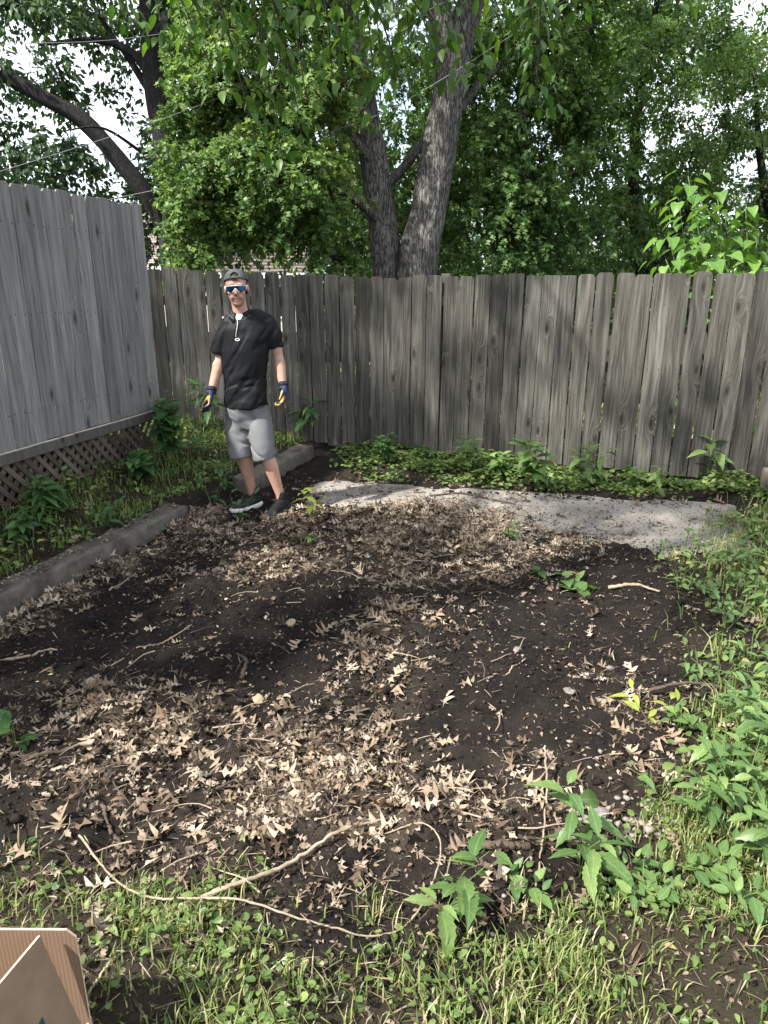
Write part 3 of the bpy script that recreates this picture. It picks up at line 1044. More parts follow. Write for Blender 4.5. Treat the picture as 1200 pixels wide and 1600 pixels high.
def trunk_mesh(name, paths, mat, bark=0.02, seed=1, nring=28):
    """paths: [(points, radii)] tapered, ridged limbs joined in one mesh"""
    VV = []; FF = []; base = 0
    for pi, (pts, rad) in enumerate(paths):
        L = sum((Vector(pts[i + 1]) - Vector(pts[i])).length for i in range(len(pts) - 1))
        n = max(6, int(L / 0.09))
        c = spline(pts, n)
        rr = np.interp(np.linspace(0, 1, n), np.linspace(0, 1, len(rad)), rad)
        k = nring if max(rad) > 0.1 else 10
        ang = np.linspace(0, 2 * math.pi, k, endpoint=False)
        X = Vector((1, 0, 0))
        acc = 0
        for i in range(n):
            d = (c[min(i + 1, n - 1)] - c[max(i - 1, 0)]).normalized()
            X = (X - d * X.dot(d)).normalized(); Y = d.cross(X)
            if i: acc += (c[i] - c[i - 1]).length
            ca, sa = np.cos(ang), np.sin(ang)
            ridge = np.abs(fbm(ca * 4.5 + 20, sa * 4.5 + 20, acc * 0.9 + pi * 9, seed, 3) - 0.5) * 2
            lump = fbm(ca * 1.3 + 5, sa * 1.3 + 5, acc * 1.1 + pi * 5, seed + 7, 2) - 0.5
            r = rr[i] * (1 + 0.28 * lump) + bark * (ridge - 0.3) * min(1, rr[i] / 0.12)
            VV.append(np.array(c[i])[None] + np.outer(ca * r, np.array(X)) + np.outer(sa * r, np.array(Y)))
        for i in range(n - 1):
            a = base + i * k + np.arange(k); b = base + i * k + (np.arange(k) + 1) % k
            FF.append(np.stack([a, b, b + k, a + k], 1))
        base += n * k
    return mesh_np(name, np.concatenate(VV), FF, [mat], True)


def rel(pts, loc):
    return [Vector(p) - Vector(loc) for p in pts]


# ---- big twin-stemmed maple just behind the fence
loc = (0.15, 9.5, 0.0)
maple = thing('maple_tree', 'big twin-stemmed maple with furrowed grey bark rising behind the fence', 'tree', loc)
Yt = 9.5
right = [(0.42, Yt, -0.05), P(652, 430, Yt), P(668, 330, Yt), P(690, 210, Yt), P(712, 90, Yt), P(742, -20, Yt), P(775, -150, Yt + .2), P(800, -330, Yt + .3)]
left = [(0.13, Yt + .05, -0.05), P(606, 430, Yt + .1), P(596, 330, Yt + .15), P(578, 210, Yt + .2), P(560, 110, Yt + .25), P(540, 20, Yt + .3), P(505, -120, Yt + .3), P(480, -260, Yt)]
fork = [P(704, 130, Yt), P(692, 60, Yt - .1), P(684, -10, Yt - .2), P(660, -160, Yt - .6), P(640, -300, Yt - 1.0)]
limbs = [
    (rel(right, loc), [0.31, 0.265, 0.225, 0.205, 0.19, 0.16, 0.13, 0.07]),
    (rel(left, loc), [0.25, 0.20, 0.175, 0.165, 0.15, 0.13, 0.10, 0.05]),
    (rel(fork, loc), [0.17, 0.16, 0.13, 0.10, 0.05]),
    (rel([P(592, 300, Yt + .15), P(640, 250, Yt + .6), P(690, 170, Yt + 1.2), P(730, 60, Yt + 1.6)], loc), [0.07, 0.06, 0.045, 0.02]),
    (rel([P(598, 350, Yt + .1), P(540, 300, Yt - .3), P(450, 250, Yt - .6), P(340, 220, Yt - .6)], loc), [0.06, 0.05, 0.035, 0.015]),
    (rel([P(588, 260, Yt + .1), P(520, 180, Yt - .2), P(430, 100, Yt - .4), P(360, 40, Yt - .4)], loc), [0.06, 0.05, 0.035, 0.015]),
    (rel([P(690, 210, Yt), P(760, 120, Yt + .3), P(850, 60, Yt + .5), P(930, 40, Yt + .6)], loc), [0.07, 0.05, 0.035, 0.015]),
    (rel([P(742, -20, Yt), (2.2, 8.6, 5.9), (3.0, 7.6, 6.6)], loc), [0.09, 0.06, 0.03]),
    (rel([P(684, -10, Yt - .2), (0.0, 8.2, 6.3), (-.8, 6.8, 7.0)], loc), [0.09, 0.06, 0.03]),
]
link('trunk', trunk_mesh('trunk', limbs, M['bark'], 0.045, 3, 44), maple)
lower_left = [((-1.35, 9.2, 5.0), (.75, .6, .5), 120), ((-0.75, 9.0, 4.0), (.4, .4, .35), 50), ((-.6, 9.0, 3.4), (.25, .3, .3), 26), ((-1.5, 8.9, 3.25), (0.95, 0.6, 0.95), 300), ((-1.05, 8.8, 2.85), (0.7, 0.5, 0.45), 150), ((-2.1, 9.1, 2.5), (0.45, 0.5, 0.6), 130), ((-.72, 9.0, 2.2), (0.28, 0.4, 0.35), 50),
              ((-1.35, 9.4, 4.35), (1.0, 0.8, 0.7), 240), ((-1.95, 9.3, 3.6), (0.42, 0.5, 0.5), 90)]
crown_part(maple, loc, lower_left, L_MAPLE, M['maple'], 11, 26, 0.36, 0.078, 0.45, 2.3, 0.44)
right_mass = [((1.75, 10.3, 3.9), (0.95, 0.7, 1.0), 230), ((1.55, 10.2, 2.6), (0.8, 0.6, 0.75), 170), ((2.3, 10.3, 3.0), (0.7, 0.6, 0.9), 170),
              ((0.2, 11.2, 3.2), (1.0, 0.7, 1.6), 210), ((-.1, 11.0, 4.8), (1.3, .7, .8), 150), ((2.3, 10.2, 4.8), (1.1, .7, .7), 190), ((1.5, 11.2, 4.4), (.8, .6, .9), 120)]
crown_part(maple, loc, right_mass, L_MAPLE, M['darkleaf'], 12, 24, 0.38, 0.08, 0.5, 2.0, 0.43)
upper = [((0.2, 8.8, 6.5), (1.5, 1.5, 0.8), 110), ((2.2, 8.6, 6.6), (1.7, 1.5, .9), 100), ((0.8, 9.6, 8.0), (2.2, 2.0, 1.1), 120)]
crown_part(maple, loc, upper, L_MAPLE, M['maple'], 13, 16, 0.6, 0.15, 0.4, 1.0, 0.42)

# ---- leaning tree with two dark stems over the plank screen
loc = (-3.45, 13.0, 0.0)
lt = thing('leaning_tree', 'tree with one upright and one leaning dark stem above the plank screen', 'tree', loc)
limbs = [
    (rel([(-3.45, 13, -.1), P(272, 400, 13), P(270, 320, 13), P(258, 220, 13), P(243, 130, 13), P(236, 70, 13), P(225, -60, 13.2)], loc), [0.30, 0.25, 0.21, 0.20, 0.195, 0.17, 0.09]),
    (rel([P(268, 390, 13), P(238, 318, 12.9), P(190, 255, 12.8), P(130, 190, 12.7), P(60, 148, 12.6), P(-40, 90, 12.5), P(-160, 0, 12.4)], loc), [0.13, 0.14, 0.14, 0.13, 0.12, 0.09, 0.05]),
    (rel([P(238, 120, 13), P(205, 82, 12.9), P(150, 62, 12.8), P(60, 70, 12.7)], loc), [0.09, 0.07, 0.05, 0.02]),
    (rel([P(238, 150, 13), P(200, 90, 13.2), P(165, 40, 13.3), P(120, -40, 13.4)], loc), [0.07, 0.05, 0.04, 0.02]),
    (rel([P(225, 240, 12.8), P(160, 200, 12.4), P(95, 205, 12.2)], loc), [0.03, 0.02, 0.01]),
    (rel([P(236, 70, 13), P(270, 20, 13), P(320, -80, 12.8)], loc), [0.12, 0.09, 0.04]),
]
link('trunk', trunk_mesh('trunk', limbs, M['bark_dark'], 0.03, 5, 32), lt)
bl = [((-6.2, 13.0, 5.5), (1.3, .9, .75), 150), ((-4.6, 13.4, 6.3), (1.5, 1.0, .65), 170), ((-6.4, 12.9, 3.9), (1.0, .8, .8), 130), ((-5.2, 13.6, 4.3), (.9, .6, .55), 60),
      ((-5.3, 14.2, 2.7), (2.0, .9, .75), 220), ((-3.6, 14.0, 4.9), (.9, .7, 1.2), 130), ((-3.3, 14.2, 3.2), (1.0, .8, 1.1), 130), ((-3.3, 12.8, 6.4), (1.1, .8, .6), 110),
      ((-4.5, 13, 8.2), (3, 2, 1.2), 160)]
crown_part(lt, loc, bl, L_SMALL, M['farleaf'], 21, 22, 0.5, 0.125, 0.4, 1.3, 0.42)

# ---- trees on the right behind the fence
def side_tree(loc, stems, blobs, tmpl, mat, seed, label, n_leaf, spray, size, name='tree', clump=1.8, thr=0.405, bark='bark_dark'):
    t = thing(name, label, 'tree', loc)
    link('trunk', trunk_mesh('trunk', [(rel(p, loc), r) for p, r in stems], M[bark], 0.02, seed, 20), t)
    crown_part(t, loc, blobs, tmpl, mat, seed, n_leaf, spray, size, 0.35, clump, thr)
    return t


side_tree((2.15, 12.4, 0), [([(2.15, 12.4, -.1), (2.2, 12.4, 1.8), (2.0, 12.3, 3.2), (2.3, 12.2, 5), (2.2, 12.2, 7)], [.17, .14, .12, .09, .03]),
                           ([(2.2, 12.4, 1.6), (2.7, 12.3, 2.6), (3.1, 12.2, 3.6)], [.08, .06, .03])],
          [((2.3, 12.6, 4.4), (1.5, 1.0, 1.3), 400), ((2.9, 12.2, 2.5), (1.1, .8, .7), 170), ((3.2, 12.4, 5.8), (1.5, 1, .9), 230), ((1.3, 13, 2.6), (1.0, .7, .9), 170)],
          L_SMALL, M['darkleaf'], 31, 'dark green tree with slim branching trunk close by the big maple', 28, 0.42, 0.088, 'broadleaf_tree')
side_tree((4.55, 12.8, 0), [([(4.55, 12.8, -.1), (4.45, 12.8, 1.7), (4.15, 12.7, 2.8), (4.0, 12.6, 4.2), (4.2, 12.6, 6.5)], [.15, .12, .10, .07, .03]),
                           ([(4.45, 12.8, 1.6), (4.9, 12.7, 2.6), (5.6, 12.5, 4.0)], [.10, .08, .03])],
          [((4.5, 13.2, 4.3), (1.6, 1.0, 1.3), 460), ((4.0, 13.3, 2.4), (1.2, .7, .7), 170), ((5.2, 13.0, 6.0), (1.8, 1, .9), 330), ((5.8, 13.0, 2.7), (1.0, .8, .9), 170)],
          L_SMALL, M['darkleaf'], 32, 'dark tree with forked stems in deep shade behind the broad-leaved sapling', 28, 0.42, 0.088, 'broadleaf_tree')
side_tree((6.6, 11.8, 0), [([(6.6, 11.8, -.1), (6.3, 11.7, 1.8), (5.6, 11.5, 3.2), (5.2, 11.4, 4.6)], [.12, .10, .06, .02]), ([(6.4, 11.7, 1.5), (6.8, 11.7, 3.4), (6.6, 11.6, 6)], [.1, .07, .03])],
          [((4.6, 11.2, 3.9), (.9, .6, .7), 170), ((5.9, 11.6, 4.6), (1.1, .7, .8), 200), ((5.6, 11.6, 3.2), (.7, .6, .6), 110), ((4.0, 11.3, 4.9), (.8, .6, .5), 110), ((6.7, 11.8, 3.2), (.8, .7, 1.2), 150)],
          L_SMALL, M['maple'], 33, 'yellow-green small-leaved tree lit from above beyond the sapling', 28, 0.34, 0.066, 'broadleaf_tree', 2.1, 0.43)
side_tree((-0.9, 15.5, 0), [([(-.9, 15.5, -.1), (-.95, 15.5, 2), (-.8, 15.5, 4), (-.9, 15.4, 7)], [.16, .14, .11, .03])],
          [((-1.6, 15.5, 3.2), (1.5, .9, .9), 180), ((-.4, 15.6, 4.6), (1.8, 1, 1.0), 230), ((-2.4, 15.6, 5.6), (1.6, 1, .9), 190), ((.4, 15.5, 2.6), (1.0, .8, .8), 100), ((0.6, 15.5, 6.4), (1.6, 1, .9), 170)],
          L_SMALL, M['farleaf'], 34, 'mid-green tree filling the gap behind the maple\'s two stems', 22, 0.5, 0.13, 'broadleaf_tree')

# far wood that closes the view
wood = [((x, 27 + (k % 3) * 1.6, 2.7 + 1.0 * math.sin(k * 2.1)), (2.3, 1.2, 2.3), 150) for k, x in enumerate(np.arange(1.5, 17, 2.3))]
wood += [((x, 33 + (k % 2) * 2, 3.0 + .8 * math.sin(k * 1.7)), (2.5, 1.2, 2.0), 110) for k, x in enumerate(np.arange(-19, 2, 2.8))]
wl = thing('far_wood', 'distant mass of trees closing the view beyond the gardens', 'trees', (0, 27, 0))
wl['kind'] = 'stuff'
crown_part(wl, (0, 27, 0), wood, L_SMALL, M['farleaf'], 41, 24, 0.9, 0.26, 0.3, 0.8, 0.38, twigs=False)

# ---- tree standing beside the yard whose branches hang over it
loc = (-4.7, 0.6, 0.0)
over = thing('overhanging_tree', 'tree beside the yard whose leafy branches hang down across the top of the view', 'tree', loc)
limbs = [(rel([(-4.7, .6, -.1), (-4.6, .7, 2.0), (-4.3, .9, 4.0), (-3.6, 1.3, 5.6), (-2.9, 1.6, 7.4)], loc), [.30, .24, .20, .15, .06]),
         (rel([(-4.2, 1.0, 4.3), (-2.8, 2.3, 4.9), (-1.3, 3.6, 4.75), (0.0, 4.4, 4.25), (0.9, 4.8, 3.7)], loc), [.08, .05, .035, .022, .01]),
         (rel([(-2.2, 2.8, 4.85), (-1.2, 4.6, 4.9), (-0.6, 5.6, 4.4), (-0.2, 6.0, 3.8)], loc), [.035, .027, .018, .008]),
         (rel([(-3.8, 1.2, 5.2), (-4.0, 3.2, 6.4), (-3.6, 5.0, 6.8)], loc), [.1, .07, .03]),
         (rel([(-1.6, 3.35, 4.8), (0.4, 3.6, 4.9), (1.8, 4.3, 4.3), (2.6, 4.8, 3.9)], loc), [.05, .035, .02, .008])]
# hanging shoots: (root, tip)
SHOOTS = []
for (u, v, Y, top) in [(262, 70, 4.4, 150), (215, 45, 4.2, 120), (300, 60, 4.6, 190), (350, 95, 4.5, 230), (395, 150, 4.5, 270), (440, 200, 4.5, 320), (430, 120, 4.3, 300), (445, 268, 4.5, 330), (405, 235, 4.4, 300), (475, 235, 4.6, 330), (350, 150, 4.3, 260), (865, 175, 4.5, 240), (835, 165, 4.3, 230), (640, 195, 4.4, 250), (480, 165, 4.7, 330), (520, 120, 4.6, 260), (360, 40, 4.0, 160),
                       (560, 60, 4.3, 190), (600, 120, 4.6, 210), (640, 90, 4.4, 180), (705, 120, 4.1, 200), (745, 130, 4.3, 190), (790, 70, 4.4, 190), (840, 130, 4.5, 200), (860, 30, 4.3, 150), (600, 20, 4.0, 130), (500, 30, 4.0, 140),
                       (590, 190, 4.6, 260), (900, 20, 4.6, 120), (430, 30, 4.4, 150), (665, 30, 4.5, 120), (780, 20, 4.6, 120), (1060, 10, 4.3, 110), (690, 60, 4.6, 150), (540, 150, 4.4, 240), (320, 10, 4.3, 100), (470, 90, 4.6, 220)]:
    tip = P(u, v, Y)
    root = tip + Vector((random.uniform(-.35, .05), random.uniform(-.15, .1), top / 260.0 * random.uniform(.8, 1.1)))
    SHOOTS.append((root, tip))
tw = MB()
leafP, leafA, leafN = [], [], []
rg = np.random.default_rng(4)
for root, tip in SHOOTS:
    mid = root.lerp(tip, .5) + Vector((random.uniform(-.06, .06), random.uniform(-.06, .06), .05))
    pts = spline([root, mid, tip], 9)
    tw = MB(); tw.tube([p - root for p in pts], [0.005 * (1 - .7 * i / 8) + .001 for i in range(9)], 4)
    tw.build('shoot', M['twig'], over, False, root - Vector(loc))
    for i in range(34):
        t = 0.12 + 0.90 * i / 33
        k = min(int(t * 8), 7); f = t * 8 - k
        p = pts[k].lerp(pts[k + 1], min(1, f))
        a = random.uniform(0, 6.28)
        sd = Vector((math.cos(a), math.sin(a), 0))
        pt = p + sd * random.uniform(.02, .12)
        ax = (sd * random.uniform(.5, 1.0) + Vector((0, 0, -random.uniform(.35, 1.0)))).normalized()
        leafP.append(pt); leafA.append(ax)
        leafN.append((Vector((0, 0, .8)) + sd * .5 + Vector((random.gauss(0, .4), random.gauss(0, .4), 0))).normalized())
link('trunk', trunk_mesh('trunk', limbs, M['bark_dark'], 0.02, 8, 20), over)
LM = [mesh_np('hanging_leaf', L_OVATE[0] * np.array([1.0 + .2 * k, 1, 1 + k]), L_OVATE[1], [M['overleaf_o']]) for k in (-.4, 0, .5)]
idx = list(range(len(leafP))); random.shuffle(idx)
near_idx = idx[:290]; far_idx = idx[290:]
for i in near_idx:
    R = Matrix(frames(np.array([leafA[i]]), np.array([leafN[i]]))[0].tolist()).to_4x4()
    o = bpy.data.objects.new('leaf', LM[i % 3]); COL.objects.link(o); o.parent = over
    s = random.uniform(.055, .095)
    o.matrix_local = Matrix.Translation(leafP[i] - Vector(loc)) @ R @ Matrix.Diagonal((s, s, s, 1))
fp = np.array([leafP[i] for i in far_idx]) - np.array(loc)
me = scatter_mesh('leaves', L_OVATE, frames(np.array([leafA[i] for i in far_idx]), np.array([leafN[i] for i in far_idx])), fp, rg.uniform(.05, .09, len(fp)), M['overleaf'])
link('leaves', me, over)['kind'] = 'stuff'
crown_part(over, loc, [((-3.6, 1.2, 7.6), (.9, .9, .7), 40), ((-4.0, 4.6, 6.9), (1.3, 1.3, .7), 75), ((-1.6, 3.2, 5.6), (1.2, 1.0, .5), 22), ((-6.3, 0.7, 6.8), (1.3, 1.1, .8), 100), ((-5.7, 5.0, 6.3), (1.1, .9, .7), 100)],  # unseen crown lobes, added where their shade reaches the bed and fence
           L_OVATE, M['overleaf'], 51, 20, 0.6, 0.15, 0.4, 1.0, 0.42)

# ---- broad-leaved sapling just over the fence
loc = (3.55, 7.15, 0.0)
sap = thing('broadleaf_sapling', 'bright green broad-leaved sapling poking up over the fence', 'sapling', loc)
m = MB(); SL = []
for (tipuv, Y) in [((1075, 275), 7.0), ((1120, 300), 7.1), ((1165, 325), 7.2), ((1185, 365), 7.0), ((1045, 370), 6.9), ((1085, 385), 6.8), ((1130, 395), 6.9), ((1100, 330), 7.1), ((1170, 415), 7.0), ((1060, 310), 7.2), ((1040, 405), 6.8), ((1105, 410), 6.7)]:
    tip = P(tipuv[0], tipuv[1], Y)
    base = Vector((3.55 + random.uniform(-.1, .1), 7.15, 0.0))
    mid = base.lerp(tip, .55) + Vector((random.uniform(-.08, .08), 0, .1))
    pts = spline([base, mid, tip], 12)
    m.tube([p - Vector(loc) for p in pts], [0.014 * (1 - .75 * i / 11) for i in range(12)], 5)
    for i in range(24):
        t = 0.60 + 0.42 * i / 23
        k = min(int(t * 11), 10); p = pts[k].lerp(pts[k + 1], min(1, t * 11 - k))
        a = i * 2.4 + random.uniform(-.5, .5)
        sd = Vector((math.cos(a), math.sin(a), 0))
        SL.append((p + sd * random.uniform(.04, .19) + Vector((0, 0, random.uniform(-.03, .05))), (sd + Vector((0, 0, random.uniform(-.75, -.05)))).normalized(), (Vector((0, 0, 1)) + sd * .4 + Vector((random.gauss(0, .25), random.gauss(0, .25), 0))).normalized(), sd))
m.build('stem', M['stem'], sap, True)
SM = [mesh_np('sapling_leaf', L_HEART[0] * np.array([1 + .15 * k, 1, 1 + .6 * k]), L_HEART[1], [M['sapleaf']]) for k in (-.5, 0, .5)]
for i, (p, a, n, sd) in enumerate(SL):
    R = Matrix(frames(np.array([a]), np.array([n]))[0].tolist()).to_4x4()
    o = bpy.data.objects.new('leaf', SM[i % 3]); COL.objects.link(o); o.parent = sap
    s = random.uniform(.10, .165)
    o.matrix_local = Matrix.Translation(p - Vector(loc)) @ R @ Matrix.Diagonal((s, s, s, 1))

# ---- overhead cables
def cable(pts, r, label):
    m = MB(); q = spline(pts, 40)
    b = q[0]
    m.tube([p - b for p in q], [r] * 40, 6)
    o = m.build('overhead_cable', M['cable'], None, True, b)
    tag(o, label, 'cable')


M['cable'] = plain_mat('grey_cable', (0.13, 0.13, 0.14), 0.5, 0.4)
cable([P(-260, 345, 8.0), P(0, 268, 8.3), P(265, 182, 8.6), P(540, 72, 9.0), P(640, 30, 9.1), P(820, -60, 9.3)], 0.004, 'thin grey overhead cable slung across in front of both leaning dark stems')
cable([P(140, 318, 9.6), P(300, 282, 9.4), P(520, 205, 9.1), P(620, 165, 9.0), P(800, 55, 8.8), P(1000, -80, 8.6)], 0.004, 'thin pale overhead cable crossing the front of the thick maple stem')
cable([P(-200, 85, 10.5), P(0, 70, 10.6), P(200, 60, 10.7), P(420, 20, 10.9), P(560, -40, 11.0)], 0.004, 'thin high cable through the topmost leaves above the plank screen')

# ------------------------------------------------------------------ things on the ground
def sample_density(fn, n, box, seed, dmax):
    rg = np.random.default_rng(seed)
    out = []
    tot = 0
    while tot < n:
        x = rg.uniform(box[0], box[1], n * 4); y = rg.uniform(box[2], box[3], n * 4)
        k = rg.random(n * 4) * dmax < fn(x, y)
        out.append(np.stack([x[k], y[k]], 1)); tot += k.sum()
    return np.concatenate(out)[:n]


def project(p):
    d = p[:, 1] * CP - (p[:, 2] - CAM_H) * SP
    u = 600 + 1110 * p[:, 0] / d
    v = 800 - 1110 * (p[:, 1] * SP + (p[:, 2] - CAM_H) * CP) / d
    return u, v, d


def ground_normal(x, y, e=0.02):
    hx = (height(x + e, y) - height(x - e, y)) / (2 * e); hy = (height(x, y + e) - height(x, y - e)) / (2 * e)
    return norm(np.stack([-hx, -hy, np.ones_like(hx)], 1))


# fallen oak leaves: density falls with distance only through the litter map
NL = 8200
pts = sample_density(litter_dens, NL, (-2.4, 2.8, 1.15, 6.6), 91, 3.2)
rg = np.random.default_rng(92)
x, y = pts[:, 0], pts[:, 1]
dens = litter_dens(x, y)
z = gz(x, y) - 0.008 + rg.random(NL) * (0.012 + 0.035 * np.clip(dens, 0.1, 1.4))
size = np.where(rg.random(NL) < .23, rg.uniform(.075, .118, NL), rg.uniform(.028, .072, NL))
size = np.where(np.arange(NL) % 10 >= 8, np.minimum(size, .05) * .8, size)
gn = ground_normal(x, y)
nrm_ = norm(gn + rg.normal(size=(NL, 3)) * (0.20 + 0.30 * np.clip(dens, 0, 1))[:, None])
nrm_ = np.where((rg.random(NL) < 0.35)[:, None], nrm_ * np.array([1, 1, -1]), nrm_)
ang = rg.uniform(0, 2 * math.pi, NL)
ax = np.stack([np.cos(ang), np.sin(ang), rg.normal(0, .15, NL)], 1)
R = frames(ax, nrm_)
u, v, dd = project(np.stack([x, y, z], 1))
inview = (u > 10) & (u < 1190) & (v > 0) & (v < 1595)
score = np.where(inview, size / dd, 0)
order = np.argsort(-score)
top = set(order[:300].tolist())
OAKM = [mesh_np('fallen_leaf', V_, F_, [M['litter_o']]) for V_, F_ in OAK]
for i in order[:300]:
    o = bpy.data.objects.new('fallen_leaf', OAKM[i % 10]); COL.objects.link(o)
    s = float(size[i])
    o.matrix_world = Matrix.Translation((x[i], y[i], z[i] + (0.02 * s / .1 if nrm_[i, 2] < 0 else 0))) @ Matrix(R[i].tolist()).to_4x4() @ Matrix.Diagonal((s, s, s, 1))
    tag(o, 'curled tan fallen oak leaf with pointed lobes lying on the soil', 'leaf', 'fallen oak leaves')
rest = np.array([i for i in range(NL) if i not in top])
VV, FF, RR = [], [], []; base = 0
for k in range(10):
    sel = rest[rest % 10 == k]
    tv, tf = OAK[k]
    V_ = np.einsum('nij,vj->nvi', R[sel], tv) * size[sel][:, None, None] + np.stack([x[sel], y[sel], z[sel]], 1)[:, None]
    FF.append((tf[None] + (np.arange(len(sel)) * len(tv))[:, None, None]).reshape(-1, 3) + base)
    VV.append(V_.reshape(-1, 3)); RR.append(np.repeat(rg.random(len(sel)), len(tv))); base += len(sel) * len(tv)
me = mesh_np('leaf_litter', np.concatenate(VV), FF, [M['litter']], False, {'rnd': np.concatenate(RR)})
tag(link('leaf_litter', me), 'litter of dry brown oak leaves strewn over the soil', 'leaves', kind='stuff')

# crumbled bits of leaf and bark
NB = 34000
pts = sample_density(lambda a, b: litter_dens(a, b) + 0.34 + 0.5 * (b < 1.75), NB, (-2.2, 2.8, 1.2, 6.4), 95, 2.6)
x, y = pts[:, 0], pts[:, 1]
z = gz(x, y) + 0.004
ang = rg.uniform(0, 2 * math.pi, NB)
ax = np.stack([np.cos(ang), np.sin(ang), rg.normal(0, .3, NB)], 1)
me = scatter_mesh('leaf_crumbs', L_SMALL, frames(ax, norm(ground_normal(x, y) + rg.normal(size=(NB, 3)) * .5)), np.stack([x, y, z], 1), rg.uniform(.005, .026, NB), M['litter'], rg.random(NB) ** np.where(litter_dens(x, y) < .35, 4.0, 1.5))
tag(link('leaf_crumbs', me), 'small crumbs of leaf and bark over the soil', 'debris', kind='stuff')

# dirt and leaf crumbs lying on top of the long kerb
NK = 700
yk = rg.uniform(2.6, 5.08, NK); xk = curb_x(yk) - .10 + rg.normal(0, .045, NK)
ang = rg.uniform(0, 2 * math.pi, NK)
me = scatter_mesh('leaf_crumbs', L_SMALL, frames(np.stack([np.cos(ang), np.sin(ang), rg.normal(0, .2, NK)], 1), norm(np.array([0, 0, 1.0]) + rg.normal(size=(NK, 3)) * .35)), np.stack([xk, yk, 0.136 + .012 * rg.random(NK)], 1), rg.uniform(.006, .03, NK), M['litter'], rg.random(NK) ** 2.2)
tag(link('leaf_crumbs', me), 'dark crumbs of leaf and dirt on top of the long kerb', 'debris', kind='stuff')

# straw, stalks and needle-thin bits matted into the litter
NS = 9000
pts = sample_density(lambda a, b: litter_dens(a, b) + 0.025 + 0.35 * (b < 1.8), NS, (-2.0, 2.4, 1.2, 6.0), 96, 2.8)
x, y = pts[:, 0], pts[:, 1]
ang = rg.uniform(0, 2 * math.pi, NS)
ax = np.stack([np.cos(ang), np.sin(ang), rg.normal(0, .18, NS)], 1)
ST = (np.array([(-.02, 0, 0), (.02, 0, 0), (.025, .5, .03), (-.025, .5, .03), (0, 1, 0)], float), np.array([(0, 1, 2), (0, 2, 3), (3, 2, 4)]))
me = scatter_mesh('straw', ST, frames(ax, norm(np.array([0, 0, 1.0]) + rg.normal(size=(NS, 3)) * .3)), np.stack([x, y, gz(x, y) + .006 + .012 * rg.random(NS)], 1), rg.uniform(.02, .075, NS), M['litter'], rg.random(NS) ** 1.3)
tag(link('straw', me), 'dry straw and thin stalks matted into the leaf litter', 'debris', kind='stuff')

# soil clods
ico = bmesh.new(); bmesh.ops.create_icosphere(ico, subdivisions=1, radius=1.0)
ico.verts.index_update()
icoV = np.array([v.co[:] for v in ico.verts]); icoF = np.array([[v.index for v in f.verts] for f in ico.faces]); ico.free()


def pebbles(name, x, y, z, s, mat, label, cat, squash=0.7, seed=0):
    rg = np.random.default_rng(seed); n = len(x)
    q = norm(rg.normal(size=(n, 3))); q2 = norm(rg.normal(size=(n, 3)))
    Rm = frames(q, q2)
    V_ = np.einsum('nij,vj->nvi', Rm, icoV) * (1 + rg.uniform(-.28, .28, (n, len(icoV), 1)))
    V_ = V_ * np.asarray(s)[:, None, None] * np.array([1, 1, squash]) + np.stack([x, y, z], 1)[:, None]
    F_ = (icoF[None] + (np.arange(n) * len(icoV))[:, None, None]).reshape(-1, 3)
    me = mesh_np(name, V_.reshape(-1, 3), F_, [mat], True)
    return tag(link(name, me), label, cat, kind='stuff')


NC = 8000
def clod_d(a, b):
    return np.clip(1.0 - green_mask(a, b), 0, 1) * np.where(poly_inside(a, b, SLAB) > .2, 0.004, 1) * (0.15 + 1.6 * np.maximum(0, fbm(a * 3, b * 3, 0, 191) - .35)) * np.where(curb_x(b) - a > -.05, 0, 1)
pts = sample_density(clod_d, NC, (-2.2, 2.4, 1.4, 5.9), 97, 0.8)
sz = rg.uniform(.003, .011, NC) * np.where(rg.random(NC) < .07, 2.4, 1)
pebbles('soil_clods', pts[:, 0], pts[:, 1], gz(pts[:, 0], pts[:, 1]) + sz * .2, sz, M['clod'], 'loose dark clods of dug soil', 'soil', seed=3)
# specks of pale gravel through the soil
NP_ = 220
pts = sample_density(lambda a, b: clod_d(a, b), NP_, (-2.0, 2.2, 1.5, 5.5), 98, 0.8)
sz = rg.uniform(.003, .008, NP_)
pebbles('gravel_specks', pts[:, 0], pts[:, 1], gz(pts[:, 0], pts[:, 1]) + sz * .4, sz, M['stone'], 'pale specks of gravel dotted through dark soil', 'gravel', seed=4)


def stone(u, v, r, label, seed, group=None, mat='stone', name='stone'):
    p = G(u, v, 0); p.z = gz1(p.x, p.y)
    bm = bmesh.new(); bmesh.ops.create_icosphere(bm, subdivisions=2, radius=1.0)
    rr = random.Random(seed)
    ox = rr.uniform(0, 50)
    sx, sy, szz = rr.uniform(.8, 1.25), rr.uniform(.75, 1.1), rr.uniform(.5, .8)
    for w in bm.verts:
        n = float(fbm(np.array([w.co.x * 1.3 + ox]), np.array([w.co.y * 1.3]), np.array([w.co.z * 1.3]), seed, 2)[0])
        w.co *= r * (0.40 + 1.15 * n)
        w.co.x *= sx; w.co.y *= sy; w.co.z *= szz
    me = bpy.data.meshes.new(name); bm.to_mesh(me); bm.free(); me.materials.append(M[mat])
    o = link(name, me, None, (p.x, p.y, p.z + r * .28), (0, 0, rr.uniform(0, 6)))
    return tag(o, label, 'stone', group)


